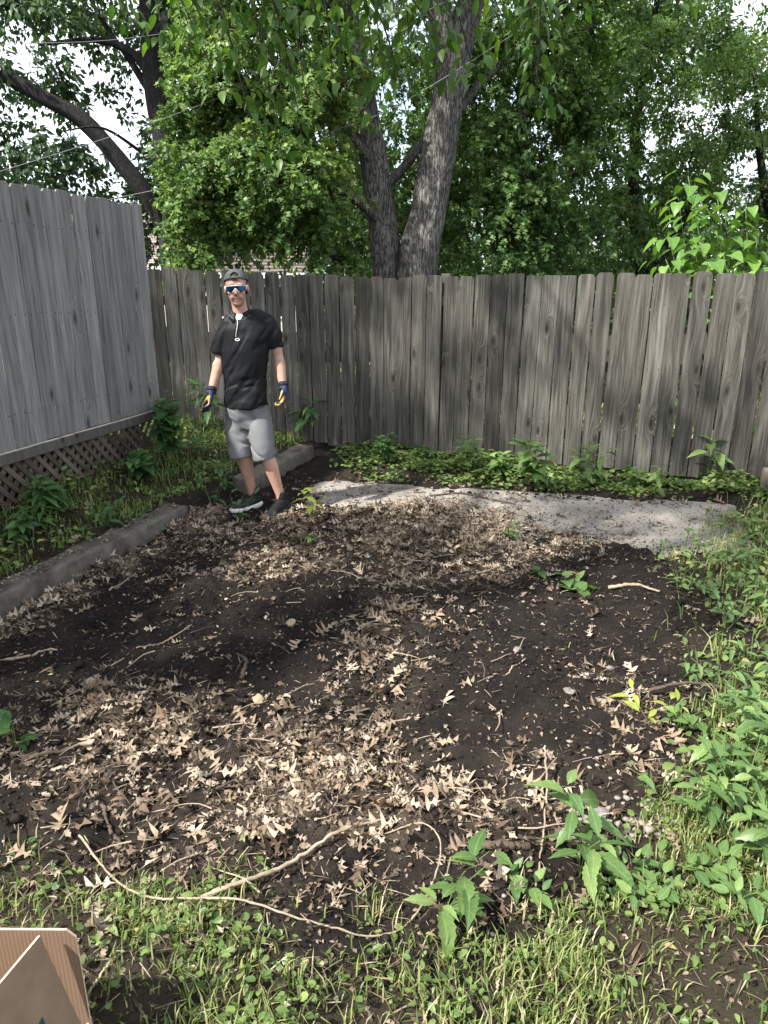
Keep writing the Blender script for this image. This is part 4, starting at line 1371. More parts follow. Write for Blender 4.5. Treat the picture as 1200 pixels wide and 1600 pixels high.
M['stone_grey'] = plain_mat('grey_stone', (0.16, 0.145, 0.13), 0.9, 0.2, 25.0, 0.35)
M['stone_tan'] = plain_mat('tan_stone', (0.30, 0.24, 0.16), 0.9, 0.2, 25.0, 0.3)
stone(143, 1073, .035, 'whitish rounded stone on dark soil beside a broad tan leaf', 1)
stone(404, 1094, .030, 'yellowish stone at the foot of the soil mound', 2, mat='stone_tan')
stone(340, 882, .035, 'grey stone lying in the shaded bed below the kerb', 3, mat='stone_grey')
stone(888, 1092, .026, 'angular grey stone standing on bare dark soil', 4, mat='stone_grey')
stone(808, 1019, .020, 'round brown pebble on bare soil near a twig', 5, mat='stone_grey')
stone(914, 1275, .026, 'white chipped stone beside the pale gravel patch', 6)
stone(940, 1268, .03, 'grey rough stone beside the pale gravel patch', 7, mat='stone_grey')
stone(1057, 867, .03, 'pinkish flat stone on soil at the edge of the pad', 8, mat='stone_tan')
stone(456, 974, .028, 'flat tan stone among leaves above the soil mound', 9, mat='stone_tan')
stone(954, 1041, .018, 'small round brown pebble on soil near pale leaves', 10, mat='stone_grey')

# patch of gravel: the larger stones one by one
rr = random.Random(77)
GM = []
for k in range(6):
    V_ = norm(icoV) * (1 + np.random.default_rng(k).uniform(-.38, .30, (len(icoV), 1)))
    GM.append(mesh_np('gravel_stone', V_ * np.array([1.1, .85, .65]), icoF, [M['stone']], False))
for k in range(95):
    a = rr.gauss(0, 1); b = rr.gauss(0, 1)
    uu, vv = 1005 + a * 38, 1283 + b * 20
    if rr.random() < .16: uu, vv = 945 + a * 40, 1215 + b * 28
    p = G(uu, vv, 0); s = rr.uniform(.007, .0165)
    o = bpy.data.objects.new('gravel_stone', GM[k % 6]); COL.objects.link(o)
    o.matrix_world = Matrix.Translation((p.x, p.y, gz1(p.x, p.y) + s * .4 + (0.01 * rr.random() if abs(a) < .8 else 0))) @ Euler((rr.uniform(-.5, .5), rr.uniform(-.5, .5), rr.uniform(0, 6))).to_matrix().to_4x4() @ Matrix.Diagonal((s, s, s, 1))
    tag(o, 'small cream gravel stone in the heap beside the weeds', 'stone', 'heap of cream gravel')


# sticks
def stick(uv, r0, r1, label, mat='stick', lift=0.008, group=None, name='stick', n=None, wob=0.004):
    pts = []
    for q in uv:
        p = G(q[0], q[1], 0); p.z = gz1(p.x, p.y) + (q[2] if len(q) > 2 else lift); pts.append(p)
    n = n or 11 * len(pts)
    c = spline(pts, n)
    for q in c:
        q.z = max(q.z, gz1(q.x, q.y) + r1)
        q.x += random.gauss(0, wob * .5); q.y += random.gauss(0, wob * .5)
    b = c[0].copy()
    m = MB(); m.tube([q - b for q in c], [(r0 + (r1 - r0) * i / (n - 1)) * random.uniform(.82, 1.12) * (1.25 if random.random() < .08 else 1) for i in range(n)], 8)
    return tag(m.build(name, M[mat], None, True, b), label, 'stick', group)


stick([(250, 1437), (350, 1420, .02), (450, 1370, .03), (530, 1325, .03), (608, 1290, .01)], .009, .004, 'thick bowed tan stick lying across the leaf litter')
stick([(125, 1312), (175, 1372), (232, 1415, .02), (300, 1436, .03), (380, 1452, .02), (480, 1468), (590, 1466), (655, 1425, .02), (688, 1350, .04), (660, 1316, .04), (600, 1312)], .0036, .0022, 'long thin pale vine stem looping through the wilted weed', wob=.002)
stick([(296, 1432), (312, 1475), (338, 1515)], .008, .005, 'short brown stick running from the vine into grass', 'stick_dark')
stick([(20, 1192), (90, 1182), (175, 1168)], .010, .006, 'grey-brown branch at the edge of the leaf litter', 'stick_dark')
stick([(1008, 1088, .03), (1080, 1090, .04), (1210, 1106, .03)], .008, .006, 'straight dark stick laid across pulled weeds', 'stick_dark')
stick([(672, 776), (720, 772), (770, 782), (806, 789)], .009, .006, 'slender dark curved stick on the concrete pad', 'stick_dark')
stick([(950, 914), (990, 918), (1030, 926)], .012, .006, 'pale straight stick at the edge of the dug hollow')
stick([(762, 1080), (790, 1062), (820, 1042)], .004, .003, 'thin pale twig slanting on bare soil')
stick([(928, 846), (936, 858), (941, 868)], .008, .006, 'short pale curved stick near the pad edge')
stick([(1125, 886), (1127, 895), (1136, 908)], .011, .007, 'curved pale stick by the weeds below the pad corner')
stick([(840, 833), (860, 832), (885, 834)], .010, .008, 'reddish bark strip beside the leaf pile', 'stick_dark')
stick([(170, 918), (190, 905), (204, 892)], .006, .004, 'bent grey twig on black soil below the kerb')
stick([(0, 1027), (45, 1018), (90, 1010)], .008, .005, 'pale stick on the shaded soil beside fallen leaves')
stick([(215, 1020), (250, 1002), (300, 978)], .004, .003, 'thin bent twig in the shaded bed')
stick([(378, 1062), (385, 1042), (370, 1020)], .010, .006, 'splintered orange-brown stick beside the mound', 'stick_dark')
stick([(740, 1338), (790, 1342), (826, 1336)], .014, .011, 'thick dark rotted stick beside a low weed', 'stick_dark', .012)
stick([(750, 1358), (780, 1372), (800, 1366)], .010, .009, 'short dark stick under the rotted stick', 'stick_dark')
stick([(765, 1392), (785, 1385), (800, 1370)], .012, .010, 'dark stub of wood beside the wilted weed', 'stick_dark')
stick([(846, 1225, .10), (853, 1260, .05), (838, 1390)], .004, .003, 'thin upright dead stalk beside the toothed weed', 'stick', .01)
stick([(866, 1420, .03), (850, 1470, .02), (822, 1512)], .005, .003, 'thin bent stalk in the grass below the toothed weed')
stick([(790, 1490), (780, 1530), (775, 1560)], .004, .003, 'dry stalk lying on the grass')
stick([(140, 1575), (170, 1540), (200, 1520)], .004, .003, 'slanting grey twig on grass beside the cardboard box')
stick([(160, 1255), (170, 1285), (190, 1310)], .007, .005, 'crooked brown twig joining the pale vine stem', 'stick_dark')
stick([(450, 1205), (490, 1240), (520, 1282)], .004, .003, 'long thin twig slanting through leaf litter')
stick([(905, 1240), (925, 1268), (950, 1285)], .006, .004, 'pale twig beside the white chipped stone')
# small twigs strewn about
TWM = []
for k in range(5):
    m = MB(); q = spline([(0, 0, 0), (.35, random.uniform(-.1, .1), random.uniform(0, .05)), (.7, random.uniform(-.1, .1), random.uniform(0, .05)), (1, random.uniform(-.08, .08), 0)], 7)
    m.tube(q, [.022 - .002 * i for i in range(7)], 4); TWM.append((m.mesh('twig', M['stick']), m.mesh('twig', M['stick_dark'])))
pts = sample_density(lambda a, b: np.clip(litter_dens(a, b), 0.1, .8) * (1 - green_mask(a, b)), 130, (-1.4, 1.4, 1.5, 4.2), 99, .9)
for k, (a, b) in enumerate(pts):
    L_ = random.uniform(.06, .20)
    o = bpy.data.objects.new('twig', TWM[k % 5][k % 3 == 0]); COL.objects.link(o)
    o.location = (a, b, gz1(a, b) + .012); o.rotation_euler = (0, random.uniform(-.12, .12), random.uniform(0, 6.28)); o.scale = (L_, L_, L_ * .9)
    tag(o, 'short thin dry twig lying among the fallen leaves', 'twig', 'small twigs in the leaf litter')


# ------------------------------------------------------------------ grass and ground cover
def grass(n, fn, box, seed, hmin, hmax, name, label, dmax=1.0, w=0.0035, dry=1.0):
    rg = np.random.default_rng(seed)
    pts = sample_density(fn, n, box, seed, dmax)
    x, y = pts[:, 0], pts[:, 1]
    z = gz(x, y) - 0.004
    a = rg.uniform(0, 2 * math.pi, n); lean = rg.uniform(.15, .95, n)
    cl = fbm(x * 5, y * 5, 0, seed, 2)
    h = rg.uniform(hmin, hmax, n) * (0.5 + 1.0 * cl)
    dx, dy = np.cos(a) * lean, np.sin(a) * lean
    sx, sy = -np.sin(a) * w, np.cos(a) * w
    base = np.stack([x, y, z], 1)
    sid = np.stack([sx, sy, 0 * x], 1)
    mid = base + np.stack([dx * h * .35, dy * h * .35, h * .62], 1)
    tip = base + np.stack([dx * h * 1.0, dy * h * 1.0, h * (1.0 - .25 * lean)], 1)
    V_ = np.stack([base - sid, base + sid, mid + sid * .8, mid - sid * .8, tip], 1).reshape(-1, 3)
    b = np.arange(n)[:, None] * 5
    me = mesh_np(name, V_, [b + np.array([[0, 1, 2, 3]]), b + np.array([[3, 2, 4]])], [M['grass']], False,
                 {'rnd': np.repeat(np.clip(rg.random(n) * .9 + .1 * cl, 0, 1) * dry, 5)})
    return tag(link(name, me), label, 'grass', kind='stuff')


yard = lambda a, b: green_mask(a, b) * (0.12 + 2.6 * np.maximum(0, fbm(a * 3.2, b * 3.2, 0, 201) - .42)) * (b < fence_y(a) - .02)
front = lambda a, b: yard(a, b) * (b < 2.6)
grass(74000, front, (-2.6, 2.8, -.3, 2.6), 61, .02, .075, 'grass', 'short green grass at the near edge of the bare soil', .8, .0022)
leftf = lambda a, b: green_mask(a, b) * (curb_x(b) - a > .22) * (.2 + fbm(a * 2.5, b * 2.5, 0, 205))
grass(8000, leftf, (-3.2, -.6, 2.8, 7.5), 62, .04, .11, 'grass', 'shaded grass between the kerb and the lattice', 1.2, .0038, .70)
rightf = lambda a, b: green_mask(a, b) * (a > right_x(b) - .1) * (b > 1.9) * (b < 5.6)
grass(6500, rightf, (.8, 3.6, 1.9, 5.6), 63, .04, .13, 'grass', 'loose grass along the edge of the bare soil below the pad corner', 1.0, .003)
# lawn beyond the fence
grass(9000, lambda a, b: 1.0 * (b > fence_y(a) + .15), (-6, 7, 6, 14), 64, .06, .15, 'grass', 'bright lawn seen through the fence gaps', 1.0, .008)


def cover(n, fn, box, seed, s0, s1, hmax, tmpl, name, label, dmax=1.0):
    rg = np.random.default_rng(seed)
    pts = sample_density(fn, n, box, seed, dmax)
    x, y = pts[:, 0], pts[:, 1]
    cl = fbm(x * 4, y * 4, 0, seed + 1, 3)
    z = gz(x, y) + rg.random(n) ** .7 * hmax * np.clip(cl * 2.4 - .5, .1, 1.3)
    a = rg.uniform(0, 2 * math.pi, n)
    ax = np.stack([np.cos(a), np.sin(a), rg.normal(-.05, .25, n)], 1)
    nm = norm(np.array([0, 0, 1.0]) + rg.normal(size=(n, 3)) * .38)
    me = scatter_mesh(name, tmpl, frames(ax, nm), np.stack([x, y, z], 1), rg.uniform(s0, s1, n), M['cover'], np.clip(rg.normal(.45, .25, n), 0, 1))
    return tag(link(name, me), label, 'plants', kind='stuff')


cover(10000, lambda a, b: front(a, b) * (.5 + fbm(a * 5, b * 5, 0, 219)), (-2.6, 2.8, -.3, 2.6), 75, .013, .036, .05, L_OVATE, 'ground_cover', 'small mixed weeds scattered through the near grass', 1.2)
cover(11000, lambda a, b: front(a, b) * (.22 + 1.0 * (fbm(a * 6, b * 6, 0, 211) > .52)), (-2.6, 2.8, -.3, 2.6), 71, .008, .026, .05, L_ROUND, 'ground_cover', 'low clover and creeping weeds at the near edge', 1.2)
strip = lambda a, b: sstep(-.10, .12, b - slab_far(a) + .25 * (fbm(a * 3, b * 3, 0, 77) - .5)) * (b < fence_y(a) - .02) * sstep(-.6, .0, a) * (.30 + .70 * sstep(-.9, -.4, b - fence_y(a))) * (.12 + 1.1 * sstep(.40, .56, fbm(a * 2.4, b * 2.4, 0, 231)))
cover(10500, strip, (-.75, 3.5, 5.4, 7.6), 72, .022, .052, .10, L_ROUND, 'ground_ivy', 'low ivy carpet along the foot of the back fence', 1.0)
cover(5200, leftf, (-3.2, -.6, 2.8, 7.5), 73, .025, .06, .09, L_OVATE, 'ground_cover', 'broad-leaved weeds in the shade below the lattice', 1.2)
cover(4200, rightf, (.8, 3.6, 1.9, 5.6), 74, .025, .065, .13, L_OVATE, 'ground_cover', 'tangled low weeds beside the bare soil', 1.0)


# ------------------------------------------------------------------ single weeds
def variants(tm, mat):
    return [mesh_np('weed_leaf', tm[0] * np.array([1 + .15 * k, 1, 1 + .7 * k]), tm[1], [mat]) for k in (-.6, 0, .6)]


WV = {}
for nm_, tm in (('weed', L_WEED), ('lance', L_LANCE), ('lobed', L_LOBED), ('heart', L_HEART), ('ovate', L_OVATE)):
    for mt in ('weed', 'weed_dark'):
        WV[(nm_, mt)] = variants(tm, M[mt])
M['wilt'] = leaf_mat('yellowing_leaf', [(0, (0.22, 0.27, 0.05)), (1, (0.34, 0.36, 0.08))], .35, use_obj=True)
WV[('weed', 'wilt')] = variants(L_WEED, M['wilt'])


def weed(p, h, stems, nleaf, ls, label, shape='weed', mat='weed', spread=.35, lean=(0, 0), seed=0, group=None, name='weed_plant', flat=0.0, cat='weed'):
    rr = random.Random(seed * 31 + 5)
    if len(p) == 2:
        q = G(p[0], p[1], 0); q = Vector((q.x, q.y, gz1(q.x, q.y)))
    else:
        q = Vector(p)
    t = thing(name, label, cat, q, 0, group)
    m = MB()
    for s in range(stems):
        a = rr.uniform(0, 6.28); sp = rr.uniform(.2, 1) * spread * h if stems > 1 else 0
        tip = Vector((math.cos(a) * sp + lean[0] * h, math.sin(a) * sp + lean[1] * h, h * rr.uniform(.7, 1.05) * (1 - flat)))
        mid = tip * .5 + Vector((rr.gauss(0, .04) * h, rr.gauss(0, .04) * h, h * .1))
        c = spline([(0, 0, -.02), mid, tip], 8)
        m.tube(c, [max(.0012, .011 * h * (1 - .75 * i / 7)) for i in range(8)], 5)
        nl = max(2, nleaf // stems)
        for i in range(nl):
            f = .25 + .77 * i / max(1, nl - 1)
            k = min(int(f * 7), 6); b = c[k].lerp(c[k + 1], min(1, f * 7 - k))
            aa = i * 2.4 + rr.uniform(-.4, .4)
            sd = Vector((math.cos(aa), math.sin(aa), 0))
            axv = (sd + Vector((0, 0, rr.uniform(-.35, .55) + .5 * (f > .85)))).normalized()
            nv = (Vector((0, 0, 1)) - sd * .15 + Vector((rr.gauss(0, .25), rr.gauss(0, .25), 0))).normalized()
            R = Matrix(frames(np.array([axv]), np.array([nv]))[0].tolist()).to_4x4()
            o = bpy.data.objects.new('leaf', WV[(shape, mat)][rr.randrange(3)]); COL.objects.link(o); o.parent = t
            sz = ls * rr.uniform(.6, 1.2) * (1.0 if f < .85 else .75)
            bb = b + sd * .01
            bb.z = max(bb.z, .006)
            o.matrix_local = Matrix.Translation(bb) @ R @ Matrix.Diagonal((sz, sz, sz, 1))
    m.build('stem', M['stem'], t, True)
    return t


weed((905, 1372), .25, 2, 24, .125, 'toothed dark green weed standing over the shaded hollow', 'weed', 'weed', seed=1)
weed((690, 1430), .17, 3, 20, .115, 'wilting green weed drooping beside the looping vine stem', 'weed', 'weed', .9, (.15, 0), seed=2)
weed((25, 1165), .15, 3, 10, .09, 'small dark weed at the edge of the leaf litter near the branch', 'ovate', 'weed_dark', .6, seed=3)
weed((487, 825), .30, 2, 18, .10, 'bright yellow-green weed beside the man\'s shoes', 'weed', 'wilt', .3, seed=4)
weed((480, 852), .07, 2, 7, .12, 'pulled wilted weed lying on soil before the bright weed', 'ovate', 'weed', 1.2, seed=5, flat=.4)
weed((800, 842), .10, 3, 12, .09, 'small green sprout growing out of the leaf pile', 'weed', 'weed', .8, seed=6)
weed((905, 918), .08, 3, 12, .15, 'uprooted green weed lying on the dark soil below the pad', 'heart', 'weed', 1.6, (-.4, 0), seed=7, flat=.4)
weed((860, 900), .05, 2, 7, .10, 'pulled leafy shoot beside the larger uprooted weed', 'ovate', 'weed', 1.8, (-.5, 0), seed=8, flat=.3)
# along the back fence
weed((840, 765), .42, 5, 57, 0.200, 'bushy bright weed at the foot of the back fence, tallest of the strip', 'weed', 'weed', .45, seed=11, name='bushy_weed')
weed((915, 760), .36, 4, 44, 0.163, 'bushy weed by the fence next to the tallest one', 'lance', 'weed', .5, seed=12, name='bushy_weed')
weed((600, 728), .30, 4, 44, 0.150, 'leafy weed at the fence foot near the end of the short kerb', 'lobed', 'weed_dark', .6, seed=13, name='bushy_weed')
weed((735, 742), .36, 4, 40, 0.138, 'straggly weed with thin upright stems against the fence', 'lobed', 'weed', .45, seed=14, name='bushy_weed')
weed((1105, 752), .36, 2, 20, 0.200, 'tall thin weed with drooping broad leaves against the fence', 'weed', 'weed', .3, seed=15, name='bushy_weed')
weed((1030, 758), .22, 1, 10, 0.150, 'small pale weed rising from the ivy carpet', 'weed', 'weed', .3, seed=16)
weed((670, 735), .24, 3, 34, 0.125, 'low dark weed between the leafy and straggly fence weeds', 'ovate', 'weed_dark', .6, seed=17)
weed((785, 750), .26, 3, 34, 0.125, 'low bright weed tucked beside the tallest fence weed', 'ovate', 'weed', .6, seed=18)
weed((985, 762), .2, 3, 30, 0.112, 'low weed spilling over the pad beside the ivy', 'ovate', 'weed', .6, seed=19)
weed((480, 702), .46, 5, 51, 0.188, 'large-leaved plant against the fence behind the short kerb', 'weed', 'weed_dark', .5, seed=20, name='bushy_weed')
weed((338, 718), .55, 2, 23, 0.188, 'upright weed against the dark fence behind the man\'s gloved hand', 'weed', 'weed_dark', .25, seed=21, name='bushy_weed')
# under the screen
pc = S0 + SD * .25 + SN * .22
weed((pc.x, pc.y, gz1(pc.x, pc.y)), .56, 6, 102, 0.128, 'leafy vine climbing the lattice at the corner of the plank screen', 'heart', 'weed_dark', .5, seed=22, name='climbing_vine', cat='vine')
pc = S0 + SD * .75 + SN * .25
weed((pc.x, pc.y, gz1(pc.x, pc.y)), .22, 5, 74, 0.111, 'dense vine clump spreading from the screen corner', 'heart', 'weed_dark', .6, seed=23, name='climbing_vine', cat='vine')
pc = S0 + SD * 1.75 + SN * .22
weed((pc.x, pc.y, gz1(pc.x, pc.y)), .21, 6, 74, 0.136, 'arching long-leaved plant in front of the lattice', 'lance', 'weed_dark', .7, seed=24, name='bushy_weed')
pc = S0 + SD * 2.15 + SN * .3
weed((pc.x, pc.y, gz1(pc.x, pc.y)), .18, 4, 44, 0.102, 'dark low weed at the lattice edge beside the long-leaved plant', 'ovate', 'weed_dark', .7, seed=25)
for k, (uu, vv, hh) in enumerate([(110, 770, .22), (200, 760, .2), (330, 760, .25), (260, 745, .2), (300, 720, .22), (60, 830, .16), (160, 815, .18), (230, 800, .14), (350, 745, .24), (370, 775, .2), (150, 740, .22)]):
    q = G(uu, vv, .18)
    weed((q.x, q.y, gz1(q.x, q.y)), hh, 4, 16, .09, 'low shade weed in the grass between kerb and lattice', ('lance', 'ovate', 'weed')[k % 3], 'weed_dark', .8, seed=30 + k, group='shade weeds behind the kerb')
# right hand edge: tangled tall weeds and pulled stems
EDGE = [(1085, 1330, .30, 'weed'), (1150, 1300, .42, 'weed'), (1190, 1400, .34, 'weed'), (1120, 1250, .36, 'weed'), (1180, 1220, .40, 'ovate'), (1100, 1400, .16, 'ovate'), (1030, 1390, .15, 'ovate'), (1150, 1160, .30, 'lance'), (1190, 1120, .32, 'weed'),
        (1080, 1060, .16, 'lance'), (1120, 1090, .18, 'lance'), (1060, 1160, .14, 'ovate'), (1170, 1050, .22, 'lance'), (1130, 1000, .22, 'ovate'), (1185, 970, .28, 'lance'), (1110, 950, .20, 'lance'), (1160, 910, .30, 'lance'), (1190, 880, .26, 'ovate'), (1090, 930, .14, 'weed'),
        (960, 1390, .13, 'ovate'), (1000, 1440, .12, 'ovate'), (1140, 1450, .14, 'ovate'), (820, 1400, .10, 'ovate'), (1185, 840, .22, 'ovate'), (1195, 1290, .45, 'weed'), (1060, 1275, .24, 'weed')]
for k, (uu, vv, hh, sh) in enumerate(EDGE):
    tall = hh > .27
    weed((uu, vv), hh * .75, 4 if tall else 5, 34 if tall else 20, .082 if tall else .06,
         'tall leafy weed at the edge of the gravel heap and bare soil' if tall else 'low tangled weed along the grassy edge of the bare soil', sh, 'weed', .45 if tall else 1.1, seed=60 + k,
         group='tall weeds at the soil edge' if tall else 'low weeds at the soil edge', flat=0 if tall else .25)
weed((1000, 1110), .12, 2, 9, .085, 'yellowing pulled weed lying across dry leaves', 'weed', 'wilt', 1.2, (-.5, -.2), seed=91, flat=.3)
weed((1050, 1140), .13, 2, 8, .075, 'yellow-green shoot beside the straight dark stick', 'weed', 'wilt', .6, seed=92)
weed((1060, 925), .10, 4, 14, .07, 'low yellow-green weed near the pad edge', 'lance', 'weed', 1.0, seed=93)

# ------------------------------------------------------------------ cardboard box
t = NT('corrugated_card')
tc = t.n('ShaderNodeTexCoord'); nz = t.noise(tc.outputs['Object'], 18.0, 5)
M['card'] = t.done(t.principled(t.ramp(nz, [(0.3, (0.19, 0.126, 0.083)), (0.7, (0.24, 0.166, 0.112))]), 0.85, 0.15, nz, .1, .002))
t = NT('corrugated_card_ribbed')
tc = t.n('ShaderNodeTexCoord'); sp_ = t.n('ShaderNodeSeparateXYZ'); t.l(tc.outputs['Object'], sp_.inputs[0])
wv = t.math('SINE', t.math('MULTIPLY', sp_.outputs[0], 2 * math.pi / .0085))
wv = t.math('MULTIPLY_ADD', wv, .5, .5)
M['card_rib'] = t.done(t.principled(t.ramp(wv, [(0.0, (0.155, 0.098, 0.064)), (1.0, (0.18, 0.117, 0.078))]), .85, .15, wv, .18, .002))
M['card_edge'] = plain_mat('cut_card_edge', (0.50, 0.38, 0.27), .9, .1, 120.0, .3)
M['print_green'] = plain_mat('dark_green_print', (0.02, 0.06, 0.05), .8, .2)


def panel(name, quad, th, mat, parent, org, edge=True):
    """thick sheet through four or more points (ordered), with cut edges"""
    q = [Vector(p) - Vector(org) for p in quad]
    n = (q[1] - q[0]).cross(q[-1] - q[0]).normalized()
    m = MB(); k = len(q)
    V_ = [p + n * th / 2 for p in q] + [p - n * th / 2 for p in q]
    me = bpy.data.meshes.new(name)
    F = [tuple(range(k)), tuple(range(2 * k - 1, k - 1, -1))] + [(i, k + i, k + (i + 1) % k, (i + 1) % k) for i in range(k)]
    me.from_pydata(V_, [], F)
    me.materials.append(M[mat]); me.materials.append(M['card_edge'])
    for i, pl in enumerate(me.polygons): pl.material_index = 0 if i < 2 else 1
    me.update()
    return link(name, me, parent)


bc = P(113, 1452, 1.16)           # top corner of the far panel
boxz = bc.z
bo = Vector((-0.95, 0.95, 0.0))
bo.z = gz1(bo.x, bo.y)
box = thing('cardboard_box', 'open brown corrugated cardboard box standing on the grass', 'box', bo)
fl = bc + Vector((0.0, 0, 0)); fr_l = Vector((-1.30, 1.16, boxz + .005))
yb = 1.16
panel('flap', [fr_l, Vector((bc.x - .012, yb, boxz)), Vector((bc.x + .006, yb, boxz - .02)), Vector((bc.x + .006, yb, bo.z + .01)), Vector((-1.30, yb, bo.z + .01))], .005, 'card_rib', box, bo)
T1 = P(61, 1462, 1.135); T2 = P(0, 1535, 1.03); dirT = (T2 - T1).normalized()
B1 = P(126, 1602, 1.145); dirB = (B1 - T1).normalized()
A1 = T1; A2 = T1 + dirT * .50; A3 = A2 + dirB * .34; A4 = T1 + dirB * .34
panel('flap', [A1, A2, A3, A4], .005, 'card', box, bo)
# box body under the flaps
W1 = Vector((bc.x + .0, yb + .012, bo.z)); W2 = Vector((-1.32, yb + .012, bo.z)); W3 = Vector((-1.32, .62, bo.z)); W4 = Vector((bc.x, .62, bo.z))
ht = .12
for a, b in ((W1, W2), (W2, W3), (W3, W4), (W4, W1)):
    panel('side_panel', [a, b, b + Vector((0, 0, ht)), a + Vector((0, 0, ht))], .005, 'card', box, bo)
panel('bottom_panel', [W1 + Vector((0, 0, .004)), W2 + Vector((0, 0, .004)), W3 + Vector((0, 0, .004)), W4 + Vector((0, 0, .004))], .004, 'card', box, bo)
nn_ = (A2 - A1).cross(A4 - A1).normalized()
if nn_.dot(cam.location - A1) < 0: nn_ = -nn_
gp = [P(66, 1588, 1.10), P(60, 1602, 1.10), P(72, 1602, 1.10)]
gq = []
for p in gp:
    d = p - cam.location
    tt = (A1 + nn_ * .0032 - cam.location).dot(nn_) / d.dot(nn_)
    gq.append(cam.location + d * tt - bo)
m = MB(); m.add(gq, [(0, 1, 2)]); m.build('printed_mark', M['print_green'], box)

# ------------------------------------------------------------------ the standing man
from mathutils.bvhtree import BVHTree


class Vol:
    """overlapping closed shapes, welded into one skin by a voxel remesh"""
    def __init__(self):
        self.m = MB()

    def ell(self, c, r, Mx=None, n=16):
        bm = bmesh.new(); bmesh.ops.create_uvsphere(bm, u_segments=n, v_segments=max(8, n // 2 + 2), radius=1.0)
        bm.verts.index_update()
        Mx = Mx or Matrix.Identity(3)
        self.m.add([Vector(c) + Mx @ Vector((v.co.x * r[0], v.co.y * r[1], v.co.z * r[2])) for v in bm.verts], [[v.index for v in f.verts] for f in bm.faces])
        bm.free()

    def cap(self, pts, rad, n=14, ends=True):
        """tapered limb through pts; ends rounded with spheres when ends is set"""
        self.m.tube(pts, rad, n)
        if ends:
            for p, r in ((pts[0], rad[0]), (pts[-1], rad[-1])):
                self.ell(p, (r * .98,) * 3, None, 12)

    def loft(self, rings):
        """rings: [(centre, half x, half y, yaw, power)] horizontal superellipse slices"""
        n = 28; V = []; F = []
        for (c, a, b, yaw, pw) in rings:
            for k in range(n):
                t = 2 * math.pi * k / n
                cx = abs(math.cos(t)) ** pw * math.copysign(1, math.cos(t)) * a
                cy = abs(math.sin(t)) ** pw * math.copysign(1, math.sin(t)) * b
                V.append(Vector(c) + Vector((cx * math.cos(yaw) - cy * math.sin(yaw), cx * math.sin(yaw) + cy * math.cos(yaw), 0)))
        for i in range(len(rings) - 1):
            for k in range(n):
                F.append((i * n + k, i * n + (k + 1) % n, (i + 1) * n + (k + 1) % n, (i + 1) * n + k))
        F.append(tuple(range(n - 1, -1, -1))); F.append(tuple((len(rings) - 1) * n + k for k in range(n)))
        self.m.add(V, F)

    def skin(self, name, voxel, smooth=4, factor=0.5):
        me = self.m.mesh(name + '_src', None)
        o = bpy.data.objects.new(name + '_src', me); COL.objects.link(o)
        md = o.modifiers.new('r', 'REMESH'); md.mode = 'VOXEL'; md.voxel_size = voxel; md.adaptivity = 0
        if smooth:
            ms = o.modifiers.new('s', 'SMOOTH'); ms.factor = factor; ms.iterations = smooth
        dg = bpy.context.evaluated_depsgraph_get()
        out = bpy.data.meshes.new_from_object(o.evaluated_get(dg))
        out.name = name
        bpy.data.objects.remove(o); bpy.data.meshes.remove(me)
        out.polygons.foreach_set('use_smooth', np.ones(len(out.polygons), bool))
        return out


def coords(me):
    a = np.empty(len(me.vertices) * 3, np.float32); me.vertices.foreach_get('co', a); return a.reshape(-1, 3)


def normals(me):
    a = np.empty(len(me.vertices) * 3, np.float32); me.vertices.foreach_get('normal', a); return a.reshape(-1, 3)


def set_coords(me, c):
    me.vertices.foreach_set('co', np.asarray(c, np.float32).ravel()); me.update()


def evaluated(o, name):
    dg = bpy.context.evaluated_depsgraph_get()
    return bpy.data.meshes.new_from_object(o.evaluated_get(dg))


def solid(name, verts, faces, th, mat, parent, smooth=True, sub=0):
    me = bpy.data.meshes.new(name); me.from_pydata([tuple(v) for v in verts], [], faces); me.materials.append(mat)
    o = bpy.data.objects.new(name, me); COL.objects.link(o)
    md = o.modifiers.new('t', 'SOLIDIFY'); md.thickness = th; md.offset = 0
    if sub:
        s = o.modifiers.new('s', 'SUBSURF'); s.levels = sub; s.render_levels = sub
    m2 = evaluated(o, name)
    bpy.data.objects.remove(o); bpy.data.meshes.remove(me)
    m2.name = name
    if smooth: m2.polygons.foreach_set('use_smooth', np.ones(len(m2.polygons), bool))
    return link(name, m2, parent)


M['skin'] = None
t = NT('sunburnt_skin')
p_ = t.n('ShaderNodeTexCoord').outputs['Object']
nz = t.noise(p_, 14.0, 4); nf = t.noise(p_, 160.0, 3)
b_ = t.principled(t.mix(t.ramp(nz, [(.35, (0, 0, 0)), (.7, (1, 1, 1))]), (0.36, 0.205, 0.15), (0.47, 0.285, 0.215)), .5, .35, nf, .15, .002)
b_.inputs['Subsurface Weight'].default_value = .12
b_.inputs['Subsurface Radius'].default_value = (.02, .008, .004)
M['skin'] = t.done(b_)
M['lip'] = plain_mat('lip_skin', (0.24, 0.105, 0.09), .5, .3)
M['stubble'] = plain_mat('stubbled_skin', (0.37, 0.215, 0.155), .6, .3, 400.0, .25)
M['hair'] = plain_mat('dark_brown_hair', (0.028, 0.018, 0.012), .6, .3, 120.0, .5)


def cloth(name, col, amp, sc, rough=.75, spec=.25, weave=500.0):
    t = NT(name)
    p = t.n('ShaderNodeTexCoord').outputs['Object']
    a = t.noise(p, sc, 4); b = t.noise(p, weave, 2)
    c = t.ramp(a, [(.3, tuple(k * (1 - amp) for k in col)), (.7, tuple(k * (1 + amp) for k in col))])
    bs = t.principled(c, rough, spec, b, .25, .001)
    return t.done(bs)


